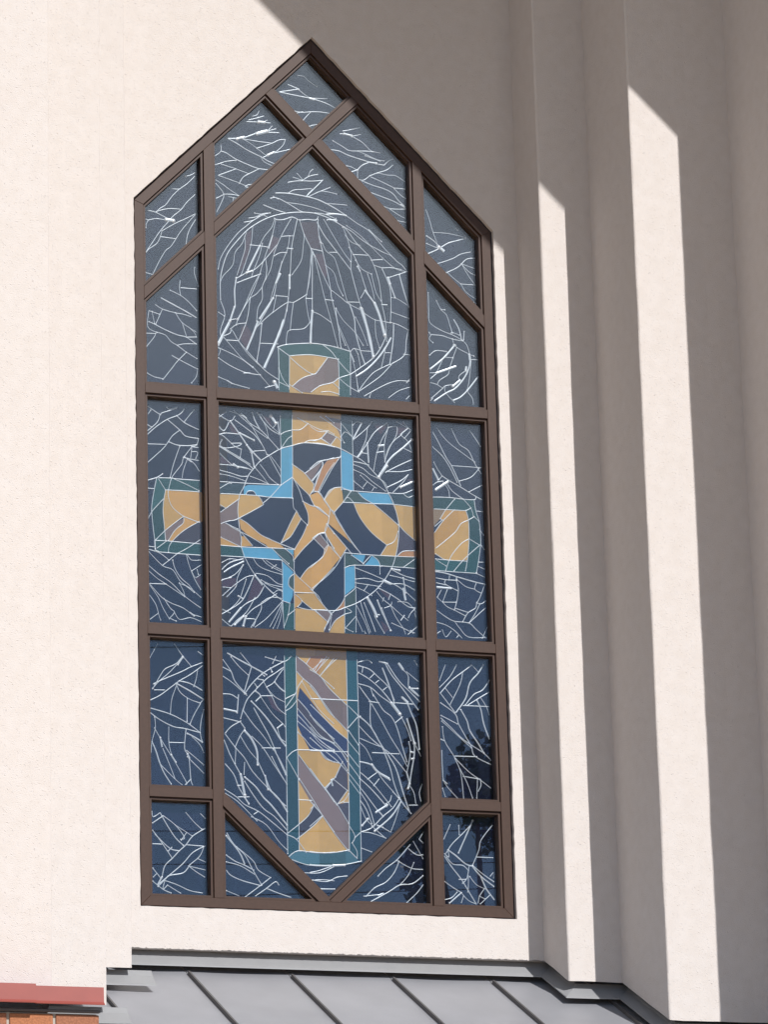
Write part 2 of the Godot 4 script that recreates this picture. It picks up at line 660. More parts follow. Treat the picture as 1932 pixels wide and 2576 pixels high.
# ------------------------------------------------------------------ brick wall with red coping
func make_brick_wall() -> void:
	var w := thing("brick_wall", "orange brick wall with red metal coping at the foot of the stucco", "wall")
	var st := begin()
	box(st, Vector3(-6.4, GROUND, 1.2), Vector3(-1.834, -0.915, 2.19))
	part(st, "mortar_bed", M.mortar, w)
	var meshes := []
	for v in 4:
		var s := begin()
		box(s, Vector3(-0.0975, -0.0285, -0.05), Vector3(0.0975 + rng.randf_range(-0.002, 0.002), 0.0285, rng.randf_range(-0.002, 0.001)), 0.003)
		meshes.append(s.commit())
	for row in 5:
		for k in 8:
			var o := MeshInstance3D.new()
			o.name = "brick"
			o.mesh = meshes[rng.randi_range(0, 3)]
			o.material_override = M["clay_%d" % rng.randi_range(0, 2)]
			o.position = Vector3(-1.922 - 0.208 * k - (0.104 if row % 2 else 0.0), -0.948 - 0.0677 * row, 2.2)
			if row % 2 == 1 and k == 7:
				continue
			w.add_child(o, true)
		if row % 2 == 1:
			var hb := begin()
			box(hb, Vector3(-0.0455, -0.0285, -0.05), Vector3(0.0455, 0.0285, 0.0), 0.003)
			var o2 := part(hb, "brick", M.clay_1, w)
			o2.position = Vector3(-1.870, -0.948 - 0.0677 * row, 2.2)
	# coping: two lengths of folded sheet that lap, with a turned-out drip
	for q in [[-2.13, -1.812, 0.0], [-4.2, -2.122, -0.012]]:
		st = begin()
		var x0: float = q[0]
		var x1: float = q[1]
		var z: float = 2.235 - q[2] * 1.2
		var prof := [Vector2(1.9, -0.785), Vector2(z - 0.035, -0.796 - q[2] * 0.5), Vector2(z, -0.802 - q[2] * 0.5), Vector2(z + 0.004, -0.868), Vector2(z + 0.018, -0.879), Vector2(z + 0.017, -0.883), Vector2(z - 0.002, -0.872)]
		for i in prof.size() - 1:
			var a: Vector2 = prof[i]
			var b: Vector2 = prof[i + 1]
			var nn := Vector3(0, (b - a).orthogonal().y, (b - a).orthogonal().x)
			var to := Vector3(0, absf(nn.y) if i < 5 else -1.0, absf(nn.z))
			quad(st, Vector3(x0, a.y, a.x), Vector3(x1, a.y, a.x), Vector3(x1, b.y, b.x), Vector3(x0, b.y, b.x), to)
		var cap := PackedVector2Array(prof)
		for i in range(1, cap.size() - 1):
			tri(st, Vector3(x1, cap[0].y, cap[0].x), Vector3(x1, cap[i].y, cap[i].x), Vector3(x1, cap[i + 1].y, cap[i + 1].x), Vector3.RIGHT)
		part(st, "coping", M.coping_metal, w)
	# cleat strip under the coping
	st = begin()
	box(st, Vector3(-4.2, -0.912, 2.192), Vector3(-1.822, -0.9, 2.214), 0.002)
	part(st, "cleat", M.seam_metal, w)

# ------------------------------------------------------------------ the window
var openings := []

func bar(a: Vector2, b: Vector2, width: float) -> PackedVector2Array:
	var n := (b - a).normalized().orthogonal() * width * 0.5
	return ccw(PackedVector2Array([a - n, b - n, b + n, a + n]))

func cut(subject: Array, tool: PackedVector2Array) -> Array:
	var out := []
	for p in subject:
		for q in Geometry2D.clip_polygons(p, tool):
			if not Geometry2D.is_polygon_clockwise(q) and area(q) > 1.0:
				out.append(q)
	return out

func keep(subject: PackedVector2Array, tool: PackedVector2Array) -> Array:
	var out := []
	for q in Geometry2D.intersect_polygons(subject, tool):
		if not Geometry2D.is_polygon_clockwise(q) and area(q) > 1.0:
			out.append(q)
	return out

func make_window() -> void:
	var win := thing("stained_glass_window", "tall pointed stained glass window with brown metal frame and an amber cross", "window")
	var face := -0.022
	var back := -0.17
	var outer := window_outline(0.0)
	var inner := window_outline(-50.0)
	# outer frame: five mitred lengths
	var names := ["sill_rail", "jamb", "head_rail", "head_rail", "jamb"]
	var ring_in := match_corners(outer, inner)
	for i in 5:
		var j := (i + 1) % 5
		var st := begin()
		prism(st, PackedVector2Array([outer[i], outer[j], ring_in[j], ring_in[i]]), face, back, 1.6)
		part(st, names[i], M.bronze_frame, win)
	# sealant round the frame
	var st2 := begin()
	var g := window_outline(10.0)
	var gm := match_corners(outer, g)
	for i in 5:
		var j := (i + 1) % 5
		quad(st2, v3(outer[i], -0.028), v3(outer[j], -0.028), v3(gm[j], -0.024), v3(gm[i], -0.024), Vector3.BACK)
	part(st2, "sealant", M.sealant, win)
	# bars inside: uprights run through, rails and diagonals butt against them
	var k := 1.0077
	var mx := 589.0
	var peak := 4201.0
	var upright := [bar(Vector2(-mx, 20), Vector2(-mx, 4700), 52), bar(Vector2(mx, 20), Vector2(mx, 4700), 52)]
	var rails := [
		bar(Vector2(-990, 2722), Vector2(990, 2722), 50), bar(Vector2(-990, 1431), Vector2(990, 1431), 50),
		bar(Vector2(-990, 584), Vector2(-mx, 584), 50), bar(Vector2(mx, 584), Vector2(990, 584), 50)]
	var diag := [
		bar(Vector2(-1100, peak - 1100 * k), Vector2(640, peak + 640 * k), 50), bar(Vector2(1100, peak - 1100 * k), Vector2(-640, peak + 640 * k), 50),
		bar(Vector2(-mx - 60, 584 + 57), Vector2(60, -30), 46), bar(Vector2(mx + 60, 584 + 57), Vector2(-60, -30), 46)]
	var faces := []
	for u in upright:
		for q in keep(u, inner):
			faces.append(["mullion", q])
	for u in rails:
		var left := keep(u, inner)
		for v in upright:
			left = cut(left, v)
		for q in left:
			faces.append(["transom", q])
	var zone := [ccw(PackedVector2Array([Vector2(-mx, 0), Vector2(mx, 0), Vector2(mx, 700), Vector2(-mx, 700)]))]
	for d in diag.size():
		var left := keep(diag[d], inner)
		if d >= 2:
			var only := []
			for q in left:
				only.append_array(keep(q, zone[0]))
			left = only
		for v in upright:
			left = cut(left, v)
		for v in rails:
			left = cut(left, v)
		if d == 1 or d == 3:
			left = cut(left, diag[d - 1])
		for q in left:
			if area(q) > 400.0:
				faces.append(["diagonal_bar", q])
	var open := [inner]
	for f in faces:
		var st := begin()
		prism(st, f[1], face - (0.001 if f[0] == "transom" else 0.0016 if f[0] == "diagonal_bar" else 0.0), back, 1.4)
		part(st, f[0], M.bronze_frame, win)
		open = cut(open, Geometry2D.offset_polygon(f[1], 0.02, Geometry2D.JOIN_MITER)[0])
	open = open.filter(func(q: PackedVector2Array) -> bool: return area(q) > 2000.0)
	open.sort_custom(func(a: PackedVector2Array, b: PackedVector2Array) -> bool: return area(a) > area(b))
	print("openings ", open.size())
	for o in open:
		var tidy := simplified(ccw(o))
		openings.append(tidy)
		# stop: a second step round the glass, set off from the bars by a narrow groove
		if Geometry2D.offset_polygon(tidy, -19.0, Geometry2D.JOIN_MITER).is_empty():
			continue
		var rim := inset(tidy, 2.5)
		var lip := inset(tidy, 13.5)
		var rub := inset(tidy, 15.5)
		var zf := face - 0.013
		var st := begin()
		var gs := begin()
		for i in tidy.size():
			var j := (i + 1) % tidy.size()
			var e := tidy[j] - tidy[i]
			var inward := Vector3(-e.y, e.x, 0).normalized()
			quad(st, v3(rim[i], zf), v3(rim[j], zf), v3(lip[j], zf), v3(lip[i], zf), Vector3.BACK)
			quad(st, v3(rim[i], zf), v3(rim[j], zf), v3(rim[j], face - 0.05), v3(rim[i], face - 0.05), -inward)
			quad(st, v3(lip[i], zf), v3(lip[j], zf), v3(lip[j], PANEL_Z - 0.003), v3(lip[i], PANEL_Z - 0.003), inward)
			quad(gs, v3(tidy[i], face - 0.045), v3(tidy[j], face - 0.045), v3(rim[j], face - 0.045), v3(rim[i], face - 0.045), Vector3.BACK)
			quad(gs, v3(lip[i], face - 0.042), v3(lip[j], face - 0.042), v3(rub[j], face - 0.043), v3(rub[i], face - 0.043), Vector3.BACK)
			quad(gs, v3(rub[i], face - 0.043), v3(rub[j], face - 0.043), v3(rub[j], face - 0.0455), v3(rub[i], face - 0.0455), inward)
		part(st, "glazing_stop", M.bronze_frame, win)
		part(gs, "gasket", M.gasket, win)
		# clear double glazing in front of the leaded panel
		st = begin()
		prism(st, lip, -0.068, -0.071)
		quad_back(st, lip, -0.071)
		prism(st, lip, -0.081, -0.084)
		quad_back(st, lip, -0.084)
		part(st, "glass_pane", M.clear_glass, win)
	print("pieces")
	make_panels(win)

func quad_back(st: SurfaceTool, poly: PackedVector2Array, z: float) -> void:
	var ix := Geometry2D.triangulate_polygon(poly)
	for i in range(0, ix.size(), 3):
		tri(st, v3(poly[ix[i]], z), v3(poly[ix[i + 1]], z), v3(poly[ix[i + 2]], z), Vector3.FORWARD)

func inset(p: PackedVector2Array, by: float) -> PackedVector2Array:
	return match_corners(p, ccw(Geometry2D.offset_polygon(p, -by, Geometry2D.JOIN_MITER)[0]))

func match_corners(a: PackedVector2Array, b: PackedVector2Array) -> PackedVector2Array:
	# corners of the offset outline b in the order of a
	var out := PackedVector2Array()
	for p in a:
		var best := b[0]
		for q in b:
			if q.distance_squared_to(p) < best.distance_squared_to(p):
				best = q
		out.append(best)
	return out

func simplified(p: PackedVector2Array) -> PackedVector2Array:
	var out := PackedVector2Array()
	for i in p.size():
		var a := p[(i + p.size() - 1) % p.size()]
		var b := p[i]
		var c := p[(i + 1) % p.size()]
		if a.distance_to(b) < 1.0:
			continue
		if absf((b - a).normalized().cross((c - b).normalized())) > 0.02:
			out.append(b)
	return out

func curve(row: Array) -> PackedVector2Array:
	var pts := []
	for i in range(1, row.size(), 2):
		pts.append(Vector2(row[i], row[i + 1]))
	var out := PackedVector2Array()
	for i in pts.size() - 1:
		var p0: Vector2 = pts[maxi(i - 1, 0)]
		var p1: Vector2 = pts[i]
		var p2: Vector2 = pts[i + 1]
		var p3: Vector2 = pts[mini(i + 2, pts.size() - 1)]
		var steps := 1 if pts.size() == 2 else 4
		for s in steps:
			out.append(p1.cubic_interpolate(p2, p0, p3, float(s) / steps) * 1.0)
	out.append(pts[-1])
	return out

func make_panels(win: Node3D) -> void:
	var lines := []
	for row in CAMES:
		var c := curve(row)
		var bb := Rect2(c[0], Vector2.ZERO)
		for p in c:
			bb = bb.expand(p)
		lines.append([c, float(row[0]), bb.grow(2.0)])
	var fields := []
	for row in COLOURED:
		var poly := PackedVector2Array()
		for i in range(1, row.size(), 2):
			poly.append(Vector2(row[i], row[i + 1]))
		fields.append([row[0], ccw(poly)])
	fields.reverse()
	var all := []
	for at in openings.size():
		var o: PackedVector2Array = openings[at]
		var obb := Rect2(o[0], Vector2.ZERO)
		for p in o:
			obb = obb.expand(p)
		# colours first, topmost last traced
		var parts := []
		var rest := [o]
		for f in fields:
			var next := []
			for r in rest:
				var got := keep(r, f[1])
				if got.is_empty():
					next.append(r)
					continue
				for q in got:
					parts.append([f[0], q])
				next.append_array(without(r, f[1]))
			rest = next
		for r in rest:
			parts.append(["n", r])
		# then every line of lead cuts what it crosses
		var runs := []
		for l in lines:
			if not l[2].intersects(obb):
				continue
			for c in Geometry2D.intersect_polyline_with_polygon(l[0], o):
				if c.size() > 1:
					runs.append([c, l[1]])
		for r in runs:
			var long: PackedVector2Array = r[0].duplicate()
			long[0] -= (long[1] - long[0]).normalized() * 5.0
			long[-1] += (long[-1] - long[-2]).normalized() * 5.0
			var slits := Geometry2D.offset_polyline(long, 0.5, Geometry2D.JOIN_MITER, Geometry2D.END_BUTT)
			if slits.is_empty():
				continue
			var sbb := Rect2(long[0], Vector2.ZERO)
			for p in long:
				sbb = sbb.expand(p)
			var next := []
			for q in parts:
				if q.size() < 3:
					var pb := Rect2(q[1][0], Vector2.ZERO)
					for p in q[1]:
						pb = pb.expand(p)
					q.append(pb)
				if not q[2].grow(1.0).intersects(sbb):
					next.append(q)
					continue
				for w in without(q[1], slits[0]):
					next.append([q[0], w])
			parts = next
		for q in parts:
			if area(q[1]) > 6.0:
				all.append([at, q[0], q[1], area(q[1])])
		var panel := Node3D.new()
		panel.name = "leaded_panel"
		win.add_child(panel, true)
		lead(panel, runs)
		all.append([at, "", panel, 1e12])
	var panels := {}
	for a in all:
		if a[1] == "":
			panels[a[0]] = a[2]
	all = all.filter(func(a: Array) -> bool: return a[1] != "")
	all.sort_custom(func(a: Array, b: Array) -> bool: return a[3] > b[3])
	print("glass pieces ", all.size(), " came runs done")
	var small := {}
	for i in all.size():
		var a: Array = all[i]
		var m: StandardMaterial3D = M["glass_%s_%d" % [a[1], rng.randi_range(0, 2)]]
		if i < 300:
			var st := begin()
			glass(st, a[2])
			part(st, "glass_piece", m, panels[a[0]])
		else:
			var key := [a[0], a[1]]
			if not small.has(key):
				small[key] = begin()
			glass(small[key], a[2])
	for key in small:
		part(small[key], "small_glass_pieces", M["glass_%s_1" % key[1]], panels[key[0]], "stuff")

func without(subject: PackedVector2Array, tool: PackedVector2Array) -> Array:
	# subject less tool; a hole is opened to the rim by a hair-fine slit so that each piece stays a plain outline
	var got := Geometry2D.clip_polygons(subject, tool)
	var solid := []
	var holes := []
	for q in got:
		if Geometry2D.is_polygon_clockwise(q):
			holes.append(q)
		elif area(q) > 2.0:
			solid.append(q)
	if holes.is_empty():
		return solid
	var cx := 0.0
	for p in holes[0]:
		cx += p.x / holes[0].size()
	var slit := PackedVector2Array([Vector2(cx - 0.05, -9000), Vector2(cx + 0.05, -9000), Vector2(cx + 0.05, 9000), Vector2(cx - 0.05, 9000)])
	var out := []
	for half in Geometry2D.clip_polygons(subject, slit):
		if not Geometry2D.is_polygon_clockwise(half) and area(half) > 2.0:
			out.append_array(without(half, tool))
	return out

func glass(st: SurfaceTool, poly: PackedVector2Array) -> void:
	var ix := Geometry2D.triangulate_polygon(poly)
	if ix.is_empty():
		return
	var mid := Vector2.ZERO
	for p in poly:
		mid += p / poly.size()
	# hand-set glass never lies quite flat
	var lean := Vector2(rng.randf_range(-1, 1), rng.randf_range(-1, 1)) * 0.006
	var z0 := PANEL_Z + rng.randf_range(-0.0006, 0.0006)
	var n := Vector3(-lean.x, -lean.y, 1.0).normalized()
	var zs := []
	for p in poly:
		zs.append(z0 + clampf((p - mid).dot(lean) * 0.001, -0.0016, 0.0016))
	for i in range(0, ix.size(), 3):
		tri(st, v3(poly[ix[i]], zs[ix[i]]), v3(poly[ix[i + 1]], zs[ix[i + 1]]), v3(poly[ix[i + 2]], zs[ix[i + 2]]), n)
	for i in poly.size():
		var j := (i + 1) % poly.size()
		var e := poly[j] - poly[i]
		if e.length() > 4.0:
			quad(st, v3(poly[i], zs[i]), v3(poly[j], zs[j]), v3(poly[j], PANEL_Z - 0.004), v3(poly[i], PANEL_Z - 0.004), Vector3(e.y, -e.x, 0))

func lead(panel: Node3D, runs: Array) -> void:
	var st := begin()
	var drops := begin()
	for r in runs:
		var c: PackedVector2Array = r[0]
		var w: float = r[1] * (0.39 if r[1] < 8.0 else 0.44)
		var h := minf(w * 0.9, 3.4) + rng.randf_range(0.0, 0.6)
		var sec := [Vector2(-1, 0), Vector2(-0.82, 0.62), Vector2(-0.35, 0.95), Vector2(0.35, 0.95), Vector2(0.82, 0.62), Vector2(1, 0)]
		if w > 6.0:
			sec = [Vector2(-1, 0), Vector2(-0.93, 0.75), Vector2(-0.75, 0.9), Vector2(0.75, 0.9), Vector2(0.93, 0.75), Vector2(1, 0)]
		var rows := []
		for i in c.size():
			var d := (c[mini(i + 1, c.size() - 1)] - c[maxi(i - 1, 0)]).normalized()
			var across := d.orthogonal()
			var ww := w * (1.0 + 0.12 * sin(c[i].x * 0.11 + c[i].y * 0.07))
			var row := []
			for s in sec:
				var n := Vector3(across.x * s.x * (1.0 - s.y * 0.6), across.y * s.x * (1.0 - s.y * 0.6), 0.25 + s.y).normalized()
				row.append([v3(c[i] + across * s.x * ww, PANEL_Z + s.y * h * 0.001), n])
			rows.append(row)
		for i in rows.size() - 1:
			for s in sec.size() - 1:
				smooth_quad(st, rows[i][s], rows[i + 1][s], rows[i + 1][s + 1], rows[i][s + 1])
		# joints
		for e in [c[0], c[-1]]:
			if rng.randf() < 0.72:
				drop(drops, e, maxf(w, 2.4) * rng.randf_range(1.05, 1.6), h + 0.9)
	st.index()
	part(st, "lead_lines", M.lead, panel)
	part(drops, "solder_joints", M.solder, panel, "stuff")

func drop(st: SurfaceTool, p: Vector2, r: float, h: float) -> void:
	var turn := rng.randf() * PI
	var stretch := rng.randf_range(0.8, 1.5)
	var rows := []
	for k in 3:
		var row := []
		var a := k * PI / 4.6
		for s in 7:
			var t := TAU * s / 7
			var q := Vector2(cos(t) * r * stretch, sin(t) * r).rotated(turn) * cos(a)
			row.append([v3(p + q, PANEL_Z + sin(a) * h * 0.001), Vector3(q.x / r, q.y / r, sin(a) * 0.9 + 0.15).normalized()])
		rows.append(row)
	var tip := [v3(p, PANEL_Z + h * 0.001), Vector3.BACK]
	for s in 7:
		var t := (s + 1) % 7
		for k in 2:
			smooth_quad(st, rows[k][s], rows[k][t], rows[k + 1][t], rows[k + 1][s])
		smooth_quad(st, rows[2][s], rows[2][t], tip, tip)

# ------------------------------------------------------------------ what the glass mirrors
func make_surroundings() -> void:
	# a broad-leaved tree across the street
	var base := Vector3(17.6, GROUND, 45.0)
	var t := thing("street_tree", "tall dark leafy tree across the street, mirrored in the window's right panes", "tree", base)
	var st := begin()
	tube(st, [Vector3(0, -0.2, 0), Vector3(0.05, 2.5, 0), Vector3(-0.1, 6.0, 0.1), Vector3(0.15, 10.0, 0), Vector3(0.2, 14.0, 0)], [0.42, 0.33, 0.26, 0.18, 0.06], 10)
	var clumps := [
		[Vector3(-0.85, 16.3, 0), Vector3(0.24, 1.35, 0.5), 520], [Vector3(-0.85, 14.9, 0.2), Vector3(0.3, 0.9, 0.8), 300],
		[Vector3(0.15, 16.2, 0), Vector3(0.45, 0.85, 0.8), 420], [Vector3(0.75, 15.9, 0.2), Vector3(0.6, 1.0, 0.9), 560], [Vector3(1.3, 16.6, 0), Vector3(0.5, 1.0, 0.8), 420],
		[Vector3(1.35, 15.0, 0.4), Vector3(0.4, 0.5, 0.7), 90],
		[Vector3(2.5, 16.2, 0), Vector3(1.0, 1.2, 1.2), 500], [Vector3(-1.6, 11.5, 0.5), Vector3(1.0, 1.3, 1.3), 700], [Vector3(0.6, 11.0, 0.8), Vector3(1.9, 1.6, 1.6), 1300],
		[Vector3(2.4, 11.8, -0.6), Vector3(1.5, 1.4, 1.5), 900], [Vector3(-0.4, 8.8, -0.8), Vector3(2.0, 1.2, 1.7), 900]]
	var leaves := begin()
	for c in clumps:
		var at: Vector3 = c[0]
		var root := Vector3(0.1, at.y * 0.62, 0)
		tube(st, [root, root.lerp(at, 0.5) + Vector3(0.1, 0.25, 0.05), at], [0.11, 0.07, 0.03], 6)
		for i in int(c[2] * 1.5):
			var d := Vector3(rng.randfn(), rng.randfn(), rng.randfn()).normalized() * pow(rng.randf(), 0.42) * rng.randf_range(0.8, 1.12)
			var p: Vector3 = at + d * c[1]
			var u := Vector3(rng.randfn(), rng.randfn(), rng.randfn()).normalized() * 0.085
			var v := u.cross(Vector3(rng.randfn(), rng.randfn(), rng.randfn())).normalized() * 0.06
			quad(leaves, p - u, p + v, p + u, p - v, Vector3.UP)
	part(st, "trunk", M.bark, t)
	part(leaves, "crown", M.leaf, t)
	# wires on two poles along the street
	for x in [-12.0, 34.0]:
		var pole := thing("utility_pole", "wooden utility pole by the %s end of the overhead wires" % ("lower" if x < 0 else "higher"), "pole", Vector3(x, GROUND, 38.0))
		st = begin()
		tube(st, [Vector3(0, -0.2, 0), Vector3(0, 9, 0), Vector3(0, 18.5, 0)], [0.17, 0.15, 0.11], 10)
		part(st, "post", M.pole_wood, pole)
		st = begin()
		box(st, Vector3(-0.06, 17.3, -1.1), Vector3(0.06, 17.45, 1.1), 0.01)
		part(st, "crossarm", M.pole_wood, pole)
	var which := ["topmost", "second", "third", "fourth", "lowest"]
	var ys := [[9.9, 13.2], [7.9, 9.7], [7.5, 9.3], [6.75, 9.3], [6.9, 8.45]]
	for k in ys.size():
		var wire := thing("overhead_wire", "thin black overhead wire between two poles, %s of five" % which[k], "wire", Vector3(-12, ys[k][0], 38.16 + 0.02 * k), "overhead wires across the street")
		st = begin()
		var path := []
		var radii := []
		for i in 25:
			var u := i / 24.0
			path.append(Vector3(46.0 * u, (ys[k][1] - ys[k][0]) * u - 0.5 * sin(PI * u) * (0.5 + 0.2 * k), 0))
			radii.append(0.008)
		tube(st, path, radii, 6)
		part(st, "cable", M.cable, wire)

